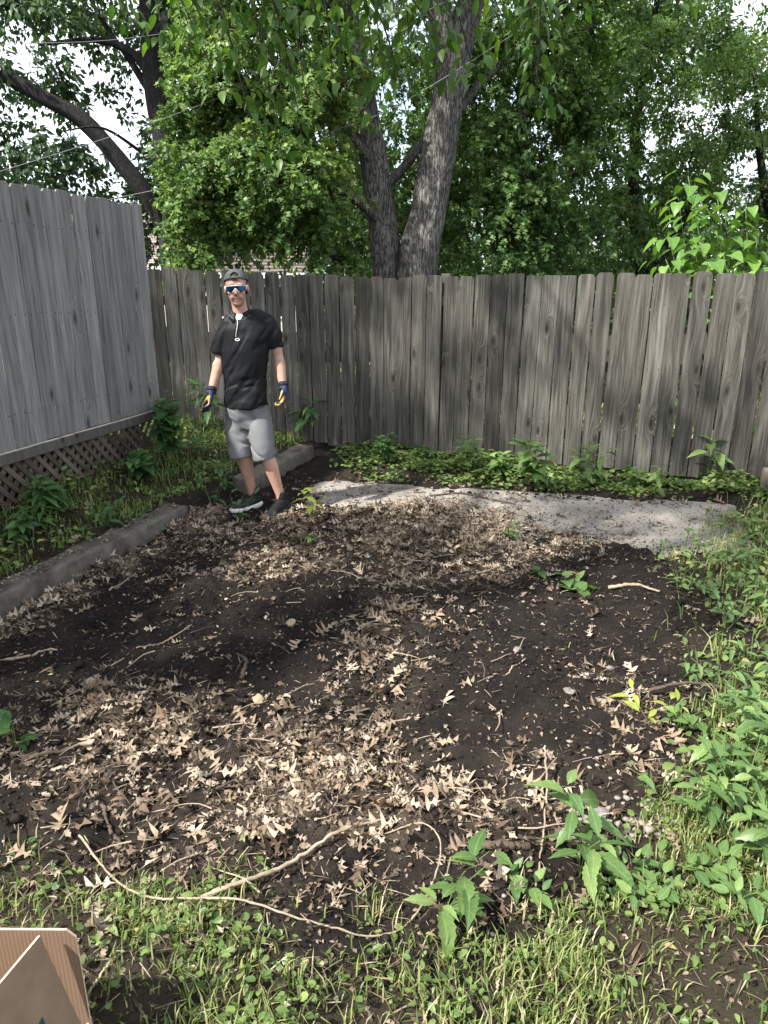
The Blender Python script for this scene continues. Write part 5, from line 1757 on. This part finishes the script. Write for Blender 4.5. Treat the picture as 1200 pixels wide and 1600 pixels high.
M['shirt'] = cloth('black_polo_knit', (0.0062, 0.0068, 0.0085), .3, 9, .6, .18)
M['shorts'] = cloth('grey_shorts_cotton', (0.140, 0.141, 0.146), .14, 7, .85, .15)
M['cap'] = cloth('grey_cap_cotton', (0.085, 0.088, 0.09), .2, 12, .85, .15)
M['white'] = cloth('white_patterned_cloth', (0.62, 0.60, 0.58), .35, 60, .8, .2)
M['sock'] = cloth('black_sock', (0.012, 0.012, 0.013), .2, 20)
M['shoe'] = cloth('black_shoe_mesh', (0.014, 0.014, 0.015), .3, 30, .6, .35)
M['sole'] = plain_mat('white_sole', (0.62, 0.62, 0.60), .6, .3, 20.0, .15)
M['sole_dark'] = plain_mat('black_sole', (0.02, 0.02, 0.02), .7, .3)
M['glove'] = cloth('navy_glove', (0.016, 0.022, 0.062), .3, 30, .7, .3)
M['glove_y'] = cloth('yellow_glove_leather', (0.42, 0.25, 0.05), .25, 25, .6, .3)
M['frame_w'] = plain_mat('white_frame', (0.72, 0.70, 0.68), .35, .5)
t = NT('blue_mirror_lens')
lw = t.n('ShaderNodeLayerWeight'); lw.inputs[0].default_value = .45
bs = t.principled(t.ramp(lw.outputs['Facing'], [(0, (0.008, 0.030, 0.062)), (.5, (0.015, 0.085, 0.20)), (1, (0.06, 0.06, 0.22))]), .08, .6)
bs.inputs['Metallic'].default_value = .75
M['lens'] = t.done(bs)

bx, by = -0.93, 5.32
zg = gz1(bx, by)
BASE = Vector((bx, by, zg))
man = thing('person', 'smiling man in black polo, grey shorts and backwards cap standing beside the kerb', 'person', BASE)


def W(u, v, Y):
    return P(u, v, Y) - BASE


def Gf(u, v):
    q = G(u, v, zg); return q - BASE


heelL, toeL = Gf(404, 791), Gf(364, 803)
heelR, toeR = Gf(447, 796), Gf(417, 815)
ankL = heelL.lerp(toeL, .20) + Vector((0, 0, .10)); ankR = heelR.lerp(toeR, .20) + Vector((0, 0, .10))
kneeL = W(379, 703, 5.36); kneeR = W(415, 706, 5.30)
hipL = W(371, 645, 5.42); hipR = W(403, 645, 5.40)
pelv = W(387, 636, 5.41); waist = W(385, 595, 5.40); chest = W(384, 535, 5.39)
neckb = W(377, 494, 5.40)
shL = W(355, 505, 5.39); shR = W(423, 503, 5.41)
elL = W(344, 562, 5.39); elR = W(435, 558, 5.43)
wrL = W(330, 613, 5.31); wrR = W(443, 606, 5.35)
Hc = W(369.5, 450, 5.35)
HR = Euler((math.radians(1), math.radians(-3), math.radians(7))).to_matrix()


def hp(x, y, z):
    return Hc + HR @ Vector((x, y, z))


v = Vol()
v.ell(hp(0, .012, .030), (.077, .097, .092), HR, 24)
v.ell(hp(0, -.022, -.040), (.061, .072, .088), HR, 20)
v.ell(hp(0, -.058, -.103), (.027, .026, .022), HR)
v.ell(hp(0, -.030, -.095), (.045, .05, .025), HR)
v.cap([hp(0, -.088, .012), hp(0, -.100, -.012), hp(0, -.113, -.034)], [.009, .010, .0135])
v.ell(hp(.010, -.102, -.040), (.008, .009, .007), HR, 10); v.ell(hp(-.010, -.102, -.040), (.008, .009, .007), HR, 10)
for s in (-1, 1):
    v.ell(hp(s * .036, -.066, -.028), (.026, .022, .022), HR)
    v.ell(hp(s * .080, .010, -.008), (.010, .020, .032), HR)
    v.ell(hp(s * .034, -.080, .026), (.028, .014, .010), HR)
    v.ell(hp(s * .030, -.076, -.062), (.014, .014, .018), HR)
v.cap([hp(-.024, -.074, -.064), hp(-.012, -.083, -.069), hp(0, -.086, -.071), hp(.012, -.083, -.069), hp(.024, -.074, -.064)], [.005, .0055, .0055, .0055, .005])
v.cap([hp(-.016, -.076, -.082), hp(0, -.081, -.084), hp(.016, -.076, -.082)], [.008, .008, .008])
v.cap([hp(0, .025, -.05), neckb.lerp(hp(0, .02, -.06), .4), neckb + Vector((0, .01, -.03))], [.056, .054, .066], 18)
# trunk under the clothes, limbs
v.ell(chest + Vector((0.01, 0, .0)), (.135, .085, .15)); v.ell(waist, (.12, .085, .17)); v.ell(pelv, (.125, .09, .10))
v.cap([neckb + Vector((0, .01, -.03)), shL + Vector((.02, 0, -.02))], [.050, .035]); v.cap([neckb + Vector((0, .01, -.04)), shR + Vector((-.035, 0, -.03))], [.046, .030])
for sh, el, wr, sg in ((shL, elL, wrL, -1), (shR, elR, wrR, 1)):
    v.cap([sh + Vector((-sg * .012, 0, -.02)), sh.lerp(el, .5), el], [.036, .044, .038])
    v.cap([el, el.lerp(wr, .30), el.lerp(wr, .7), wr], [.038, .042, .034, .027])
    v.ell(el.lerp(wr, .25) + Vector((sg * .006, -.004, 0)), (.036, .034, .06))
for hpj, kn, an in ((hipL, kneeL, ankL), (hipR, kneeR, ankR)):
    v.cap([hpj, hpj.lerp(kn, .5), kn], [.062, .056, .050])
    cal = kn.lerp(an, .30) + Vector((0, .014, 0))
    v.cap([kn, cal, kn.lerp(an, .62) + Vector((0, .006, 0)), kn.lerp(an, .88), an + Vector((0, 0, -.04))], [.054, .058, .044, .034, .034])
    v.ell(kn + Vector((0, -.02, -.005)), (.034, .03, .045))
for he, to in ((heelL, toeL), (heelR, toeR)):
    d = (to - he)
    v.cap([he + d * .18 + Vector((0, 0, .05)), he + d * .55 + Vector((0, 0, .045)), he + d * .85 + Vector((0, 0, .035))], [.034, .032, .022])
me = v.skin('body', .0058, 3)
me.materials.append(M['skin']); me.materials.append(M['lip']); me.materials.append(M['stubble'])
c = coords(me)
HI = HR.transposed()
hl = (c - np.array(Hc)) @ np.array(HI).T
pc_ = np.empty(len(me.polygons) * 3, np.float32); me.polygons.foreach_get('center', pc_); pc_ = pc_.reshape(-1, 3)
pl = (pc_ - np.array(Hc)) @ np.array(HI).T
mi = np.zeros(len(pl), np.int32)
face = (np.abs(pl[:, 0]) < .06) & (pl[:, 1] < -.01) & (pl[:, 2] < -.055) & (pl[:, 2] > -.13)
mi[face] = 2
curve = -.0765 + 10.0 * pl[:, 0] ** 2
mouth = (np.abs(pl[:, 0]) < .033) & (pl[:, 1] < -.04) & (np.abs(pl[:, 2] - curve) < .0034)
mi[mouth] = 1
me.polygons.foreach_set('material_index', mi)
# press the mouth line in
press = (np.abs(hl[:, 0]) < .033) & (hl[:, 1] < -.04)
dz_ = hl[:, 2] - (-.0765 + 10.0 * hl[:, 0] ** 2)
c = c - np.where(press, np.exp(-(dz_ / .004) ** 2) * .004, 0)[:, None] * np.array(HR @ Vector((0, -1, 0)))[None]
set_coords(me, c)
link('body', me, man)

# hair under the cap and at the nape
v = Vol()
v.ell(hp(0, .016, .034), (.0805, .099, .094), HR, 24)
v.ell(hp(0, .055, -.03), (.066, .052, .065), HR)
for s in (-1, 1): v.ell(hp(s * .073, .030, -.002), (.011, .026, .045), HR)
me = v.skin('hair', .005, 2)
cc = coords(me); hl = (cc - np.array(Hc)) @ np.array(HI).T
# keep the hairline above the forehead
back = np.clip((.062 - hl[:, 2]) * 30, 0, 1) * (hl[:, 1] < -.02)
cc = cc + (np.array(Hc) - cc) * (back * .18)[:, None]
set_coords(me, cc); me.materials.append(M['hair'])
link('hair', me, man)
m = MB()
for k in range(7):
    xx = -.022 + k * .008 + random.uniform(-.002, .002)
    m.tube([hp(xx, -.080, .072), hp(xx + .003, -.088, .060), hp(xx + .006 + random.uniform(-.003, .003), -.088, .047)], [.003, .0025, .0008], 5)
m.build('fringe', M['hair'], man, True)

# cap worn backwards, with the strap opening over the forehead
V_, F_ = [], []
NA, NE = 60, 16
for j in range(NE + 1):
    for i in range(NA):
        a = 2 * math.pi * i / NA                 # a = 0 towards the face
        zr = .030 + .036 * (math.cos(a) * .5 + .5)
        e = j / NE
        el = math.asin(max(-1, min(1, (zr - .028) / .102)))
        ph = el + (math.pi / 2 - el) * e
        r = math.cos(ph) ** .92 if math.cos(ph) > 1e-6 else 0
        V_.append(hp(.0865 * r * math.sin(a), .012 - .108 * r * math.cos(a), .028 + .102 * math.sin(ph)))
for j in range(NE):
    for i in range(NA):
        a = 2 * math.pi * (i + .5) / NA
        if a > math.pi: a -= 2 * math.pi
        if 2 <= j <= 6 and abs(a) < .40 * math.sqrt(max(0, 1 - ((j - 2) / 5.0) ** 2)):
            continue
        F_.append((j * NA + i, j * NA + (i + 1) % NA, (j + 1) * NA + (i + 1) % NA, (j + 1) * NA + i))
capo = solid('cap', V_, F_, .003, M['cap'], man, True)
sv, sf = [], []
for i in range(13):
    a = -.5 + i / 12.0
    for q, zz in ((1.012, .066), (1.012, .079)):
        sv.append(hp(.0865 * q * .93 * math.sin(a), .012 - .108 * q * .94 * math.cos(a), zz))
for i in range(12): sf.append((i * 2, i * 2 + 2, i * 2 + 3, i * 2 + 1))
solid('strap', sv, sf, .003, M['cap'], capo, True)
bv, bf = [], []
for i in range(11):
    a = -.75 + 1.5 * i / 10
    for k in range(4):
        r = 1 + .22 * k * (1 - .5 * (a / .75) ** 2)
        bv.append(hp(.084 * r * math.sin(a), .012 + .105 * r * math.cos(a), .034 - .012 * k))
for i in range(10):
    for k in range(3): bf.append((i * 4 + k, i * 4 + k + 1, i * 4 + k + 5, i * 4 + k + 4))
solid('bill', bv, bf, .004, M['cap'], capo, True)
m = MB(); m.box(hp(0, .012, .131), (.014, .014, .006), HR, .002); m.build('button', M['cap'], capo)

# wrap sunglasses
def gl(a, z, off=0.0):
    return hp((.0775 + off) * math.sin(a), .004 - (.103 + off) * math.cos(a), z)


def bot(a):
    x = abs(a) / 1.06
    nose = math.exp(-(a / .17) ** 2) * .026
    return -.027 + nose + .018 * max(0, x - .55) / .45


TOPZ = .017
V_, F_ = [], []
NG = 41
for i in range(NG):
    a = -1.06 + 2.12 * i / (NG - 1)
    b0 = bot(a); t0 = TOPZ - .004 * (abs(a) / 1.06) ** 2
    for k in range(6):
        V_.append(gl(a, b0 + (t0 - b0) * k / 5, .004))
for i in range(NG - 1):
    for k in range(5): F_.append((i * 6 + k, (i + 1) * 6 + k, (i + 1) * 6 + k + 1, i * 6 + k + 1))
sg_ = solid('lens', V_, F_, .002, M['lens'], man, True)
sg_.name = 'sunglasses'
m = MB()
m.tube([gl(-1.10 + 2.20 * i / 30, TOPZ + .001 - .004 * (abs(-1.10 + 2.2 * i / 30) / 1.06) ** 2, .005) for i in range(31)], [.0030] * 31, 6)
m.tube([gl(-.30 + .6 * i / 16, bot(-.30 + .6 * i / 16) - .0005, .006) for i in range(17)], [.0028] * 17, 6)
for s in (-1, 1):
    m.tube([gl(s * 1.06, TOPZ - .004, .005), gl(s * 1.08, .002, .006), gl(s * 1.02, -.012, .005)], [.005, .0055, .003], 6)
    m.tube([gl(s * 1.06, .010, .005), hp(s * .079, -.02, .010), hp(s * .083, .03, .008)], [.0045, .004, .003], 6)
m.build('frame', M['frame_w'], sg_, True)

# polo shirt
hem = W(385, 636, 5.40)
v = Vol()
top = neckb + Vector((0, .005, .012))
rings = []
for tt, a, b in ((0, .176, .138), (.08, .176, .136), (.25, .172, .130), (.45, .176, .128), (.62, .190, .128), (.76, .200, .122), (.86, .190, .112), (.93, .150, .098), (.98, .095, .080), (1.0, .068, .068)):
    rings.append((hem.lerp(top, tt) + Vector((.030 * math.exp(-((tt - .80) / .17) ** 2), 0, 0)), a * .95, b * .97, math.radians(-6), .86))
v.loft(rings)
slL = W(343.5, 550, 5.40); slR = W(430, 541, 5.43)
v.cap([shL + Vector((.03, 0, .012)), shL.lerp(slL, .45), slL + Vector((0, 0, .01)), slL + (slL - shL).normalized() * .012], [.062, .066, .069, .068], 20, False)
v.cap([shR + Vector((-.03, 0, .012)), shR.lerp(slR, .45), slR + Vector((0, 0, .01)), slR + (slR - shR).normalized() * .012], [.062, .064, .067, .066], 20, False)
v.cap([top + Vector((0, .005, -.035)), shL.lerp(top, .45) + Vector((0, 0, .015)), shL + Vector((.022, 0, .004))], [.062, .060, .056], 20)
v.cap([top + Vector((0, .005, -.035)), shR.lerp(top, .45) + Vector((0, 0, .012)), shR + Vector((-.022, 0, .004))], [.062, .060, .056], 20)
me = v.skin('polo_shirt', .0058, 14)
c = coords(me); n = normals(me)
x_, y_, z_ = c[:, 0], c[:, 1], c[:, 2]
hz = z_ - hem.z
f1 = np.abs(fbm((x_ * .80 - z_ * .55) * 13 + 3, y_ * 4, (z_ * .80 + x_ * .55) * 2.6, 301, 2) - .5) * 2
f2 = np.abs(fbm((z_ * .9 - x_ * .35) * 14 + 9, y_ * 6, (x_ + z_ * .2) * 4.0, 305, 2) - .5) * 2
low = fbm(x_ * 5, y_ * 5, z_ * 4, 309, 2) - .5
amp = .010 * np.clip(.35 + .65 * sstep(.55, .1, hz), 0, 1)
disp = -(1 - sstep(0, .34, f1)) * .009 - (1 - sstep(0, .28, f2)) * .008 * sstep(.5, .15, hz) + low * .020 + .003
disp = disp * (1 - sstep(.56, .64, hz))
c2 = c + n * disp[:, None]
# side vent notch and slightly raised hem to one side
c2[:, 2] += np.where(hz < .05, (.05 - hz) * .5 * sstep(.08, .14, x_ - hem.x) * (y_ < hem.y), 0)
set_coords(me, c2)
me.materials.append(M['shirt'])
shirt = link('polo_shirt', me, man)
tree = BVHTree.FromPolygons([tuple(q) for q in c2], [tuple(p.vertices) for p in me.polygons])


def on_shirt(x, z, off=.003):
    h_ = tree.ray_cast(Vector((x, -1.0, z)), Vector((0, 1, 0)))
    q = h_[0] if h_[0] else Vector((x, hem.y - .12, z))
    return q + Vector((0, -off, 0))


def band(name, pts_fn, na, nb, mat, parent, th=.002):
    V_, F_ = [], []
    for i in range(na):
        for k in range(nb): V_.append(pts_fn(i / (na - 1), k / (nb - 1)))
    for i in range(na - 1):
        for k in range(nb - 1): F_.append((i * nb + k, i * nb + k + 1, (i + 1) * nb + k + 1, (i + 1) * nb + k))
    return solid(name, V_, F_, th, mat, parent, True)


ctr = neckb.x - .004
ztop_ = top.z
# white cloth showing in the open neck
def wp(s, t_):
    wdt = .031 * (1 - .45 * t_)
    xx = ctr + (s * 2 - 1) * wdt
    zz = ztop_ + .006 - .040 * t_
    if t_ < .35:
        return Vector((xx, top.y - .064 - .012 * t_ + .5 * (xx - ctr) ** 2 * 8, zz))
    return on_shirt(xx, zz, .004)
band('undershirt', wp, 9, 6, M['white'], shirt)
band('placket', lambda s, t_: on_shirt(ctr - .012 - .010 * t_ + s * .0045 + .004 * math.sin(t_ * 5), ztop_ - .030 - .125 * t_, .003), 3, 14, M['white'], shirt)
m = MB()
ring_c = (ctr - .012, ztop_ - .172)
rp = []
for k in range(25):
    a = 2 * math.pi * k / 24
    rp.append(on_shirt(ring_c[0] + .0165 * math.cos(a), ring_c[1] + .0075 * math.sin(a), .003))
m.tube(rp, [.0026] * 25, 5, False)
m.build('emblem', M['frame_w'], shirt, True)
for k in range(3):
    m = MB(); q = on_shirt(ctr + .004, ztop_ - .058 - .035 * k, .002)
    m.box(q, (.008, .003, .008), None, .001); m.build('button', M['sole_dark'], shirt)
# collar
V_, F_ = [], []
NCL = 33
for i in range(NCL):
    a = math.radians(-162) + math.radians(324) * i / (NCL - 1)     # a = 0 at the nape
    fr = abs(a) / math.radians(162)
    ca, sa = math.cos(a), math.sin(a)
    for k in range(5):
        tt = k / 4
        r = .060 + .042 * tt + .006 * math.sin(tt * math.pi)
        zz = ztop_ + .040 - .020 * tt - (.052 * fr ** 3) * tt - .022 * fr ** 2
        if tt > .9 and fr > .80: zz -= .020 * (fr - .80) / .20
        V_.append(Vector((ctr + .002 + r * sa, top.y + r * ca * .96, zz)))
for i in range(NCL - 1):
    for k in range(4): F_.append((i * 5 + k, i * 5 + k + 1, (i + 1) * 5 + k + 1, (i + 1) * 5 + k))
col_o = solid('collar', V_, F_, .003, M['shirt'], shirt, True)
M['piping'] = cloth('grey_piping', (0.16, 0.16, 0.17), .2, 40)
m = MB(); m.tube([V_[i * 5 + 3] + Vector((0, -.003 if V_[i * 5 + 3].y < top.y else .003, .002)) for i in range(NCL)], [.0016] * NCL, 4)
m.build('piping', M['piping'], col_o, True)

# shorts
v = Vol()
pz = W(386, 628, 5.41)
v.loft([(W(388, 668, 5.42) , .160, .118, 0, .9), (W(387, 655, 5.42), .172, .128, 0, .88), (pelv, .170, .126, 0, .88), (pz + Vector((0, 0, .015)), .145, .102, 0, .88)])
hmL = W(377, 715, 5.36); hmR = W(414, 719, 5.305)
v.cap([W(368.5, 648, 5.42), W(370, 672, 5.395), W(374, 695, 5.375), hmL], [.094, .100, .094, .086], 22, False)
v.cap([W(404, 648, 5.40), W(407, 674, 5.36), W(411, 697, 5.325), hmR], [.092, .096, .092, .085], 22, False)
me = v.skin('shorts', .006, 4)
c = coords(me); n = normals(me)
x_, y_, z_ = c[:, 0], c[:, 1], c[:, 2]
f1 = np.abs(fbm((x_ * .5 + z_ * .85) * 11 + 3, y_ * 5, (z_ * .5 - x_ * .85) * 3.4, 321, 2) - .5) * 2
low = fbm(x_ * 6, y_ * 6, z_ * 3.5, 329, 2) - .5
set_coords(me, c + n * (-(1 - sstep(0, .30, f1)) * .013 + low * .026 + .003)[:, None])
me.materials.append(M['shorts'])
shorts = link('shorts', me, man)
tree2 = BVHTree.FromPolygons([tuple(q) for q in coords(me)], [tuple(p.vertices) for p in me.polygons])


def on_shorts(x, z, off):
    h_ = tree2.ray_cast(Vector((x, -1, z)), Vector((0, 1, 0)))
    q = h_[0] if h_[0] else Vector((x, pelv.y - .1, z))
    return q + Vector((0, -off, 0))


for (a, b) in (((412, 646), (421, 652)), ((352, 648), (358, 660))):
    p0, p1 = W(a[0], a[1], 5.3), W(b[0], b[1], 5.3)
    m = MB(); m.tube([on_shorts(p0.x + (p1.x - p0.x) * k / 8, p0.z + (p1.z - p0.z) * k / 8, .001) for k in range(9)], [.0022] * 9, 5)
    m.build('pocket_seam', M['shorts'], shorts, True)

# shoes and socks
def shoe(he, to, an, solemat):
    d = to - he; L = d.length + .02; d.normalize(); s = Vector((-d.y, d.x, 0))
    o0 = he - d * .012
    v = Vol()
    prof = [(0.0, .030, .075), (.04, .038, .088), (.10, .042, .094), (.17, .043, .080), (.22, .045, .064), (.26, .042, .050), (.285, .030, .040)]
    sc = L / .29
    V_, F_ = [], []; n = 16
    for (q, w, h_) in prof:
        for k in range(n):
            a = 2 * math.pi * k / n
            cy = math.cos(a) * w; cz = max(0.0, .5 + .5 * math.sin(a))
            V_.append(o0 + d * q * sc + s * cy * (1 - .25 * cz) + Vector((0, 0, .012 + h_ * cz)))
    for i in range(len(prof) - 1):
        for k in range(n): F_.append((i * n + k, i * n + (k + 1) % n, (i + 1) * n + (k + 1) % n, (i + 1) * n + k))
    F_.append(tuple(range(n - 1, -1, -1))); F_.append(tuple((len(prof) - 1) * n + k for k in range(n)))
    v.m.add(V_, F_)
    v.m.tube([an + Vector((0, 0, -.05)), an + Vector((0, 0, .005))], [.042, .043], 14)
    me = v.skin('shoe', .005, 4); me.materials.append(M['shoe'])
    sh = link('shoe', me, man)
    out = [(-.012, .018), (0, .034), (.04, .042), (.10, .043), (.16, .045), (.22, .048), (.26, .044), (.285, .032), (.298, .015)]
    pl_ = [o0 + d * q * sc + s * w for q, w in out] + [o0 + d * q * sc - s * w for q, w in reversed(out)]
    k = len(pl_)
    m = MB()
    lv = [(0.0, .94), (.008, 1.03), (.026, 1.04), (.034, .96)]
    cen = o0 + d * .14 * sc
    for zz, q in lv: m.add([cen + (p - cen) * q + Vector((0, 0, zz + (.010 if (p - o0).dot(d) > .24 * sc or (p - o0).dot(d) < .02 else 0))) for p in pl_], [])
    m.f = [(i * k + j, i * k + (j + 1) % k, (i + 1) * k + (j + 1) % k, (i + 1) * k + j) for i in range(3) for j in range(k)] + [tuple(range(k - 1, -1, -1)), tuple(3 * k + j for j in range(k))]
    m.build('sole', M[solemat], sh, True)
    m = MB()
    for q in (.12, .145, .17, .195):
        hh = float(np.interp(q, [.1, .17, .22], [.098, .084, .068])) + .014
        m.tube([o0 + d * q * sc + s * .026 + Vector((0, 0, hh - .010)), o0 + d * q * sc + Vector((0, 0, hh)), o0 + d * q * sc - s * .026 + Vector((0, 0, hh - .010))], [.0028] * 3, 5)
    m.build('laces', M['sole_dark'], sh, True)
    m = MB(); m.tube([an + Vector((0, 0, -.05)), an + Vector((0, 0, .02)), an + Vector((0, 0, .055)), an + Vector((0, 0, .068))], [.041, .040, .0385, .036], 18)
    m.build('sock', M['sock'], man, True)


shoe(heelL, toeL, ankL, 'sole'); shoe(heelR, toeR, ankR, 'sole_dark')

# work gloves
def glove(wr, d, pn, sgn, curl, label=None):
    d = d.normalized(); pn = (pn - d * pn.dot(d)).normalized(); s = d.cross(pn) * sgn      # s points to the thumb side
    L = lambda a, b, c_: wr + d * a + s * b + pn * c_
    v = Vol()
    kn = [.033, .011, -.011, -.031]
    for q in kn: v.cap([L(.0, q * .6, 0), L(.05, q * .95, -.002), L(.092, q, 0)], [.021, .0175, .0135], 10)
    v.ell(L(.05, .0, .006), (.02, .02, .02)); v.ell(L(.04, .022, .012), (.017, .017, .022))
    ln = [.074, .082, .076, .060]; r0 = [.0118, .0120, .0115, .0105]
    for k in range(4):
        p = L(.090, kn[k], 0); an_ = .15 + .05 * k
        pts_ = [p]
        for sgm, fr in enumerate((.44, .32, .26)):
            an_ += curl * (.45, .55, .5)[sgm] * (1 + .1 * k)
            p = p + (d * math.cos(an_) + pn * math.sin(an_) + s * (.05 * (1.5 - k) * -.4)) * ln[k] * fr
            pts_.append(p)
        v.cap(pts_, [r0[k], r0[k] * .97, r0[k] * .92, r0[k] * .82], 10)
    p = L(.028, .030, .010)
    q1 = p + (d * .62 + s * .58 + pn * .35).normalized() * .038
    q2 = q1 + (d * .85 + s * .15 + pn * .40).normalized() * .032
    q3 = q2 + (d * .88 - s * .05 + pn * .45).normalized() * .022
    v.cap([p, q1, q2, q3], [.0165, .0140, .0125, .0105], 10)
    v.m.tube([L(-.045, 0, 0), L(-.02, 0, 0), L(.012, 0, 0)], [.037, .035, .036], 16)
    me = v.skin('glove', .0038, 2)
    me.materials.append(M['glove']); me.materials.append(M['glove_y'])
    cp = np.empty(len(me.polygons) * 3, np.float32); me.polygons.foreach_get('center', cp); cp = cp.reshape(-1, 3)
    nn = np.empty(len(me.polygons) * 3, np.float32); me.polygons.foreach_get('normal', nn); nn = nn.reshape(-1, 3)
    rel_ = cp - np.array(wr)
    a = rel_ @ np.array(d); b = rel_ @ np.array(s)
    yel = ((nn @ np.array(pn) > .45) & (a > .03)) | ((a > .135) & (nn @ np.array(pn) > .0))
    me.polygons.foreach_set('material_index', yel.astype(np.int32))
    g = link('glove', me, man)
    m = MB(); m.tube([L(-.030, 0, 0), L(-.012, 0, 0)], [.0385, .0375], 18); m.build('cuff_strap', M['sock'], g, True)
    return g


glove(wrL, W(325.5, 652, 5.25) - wrL, Vector((-.55, -.15, 0)), 1, .55)
glove(wrR, W(444.5, 650, 5.27) - wrR, Vector((-.80, -.42, 0)), -1, .75)
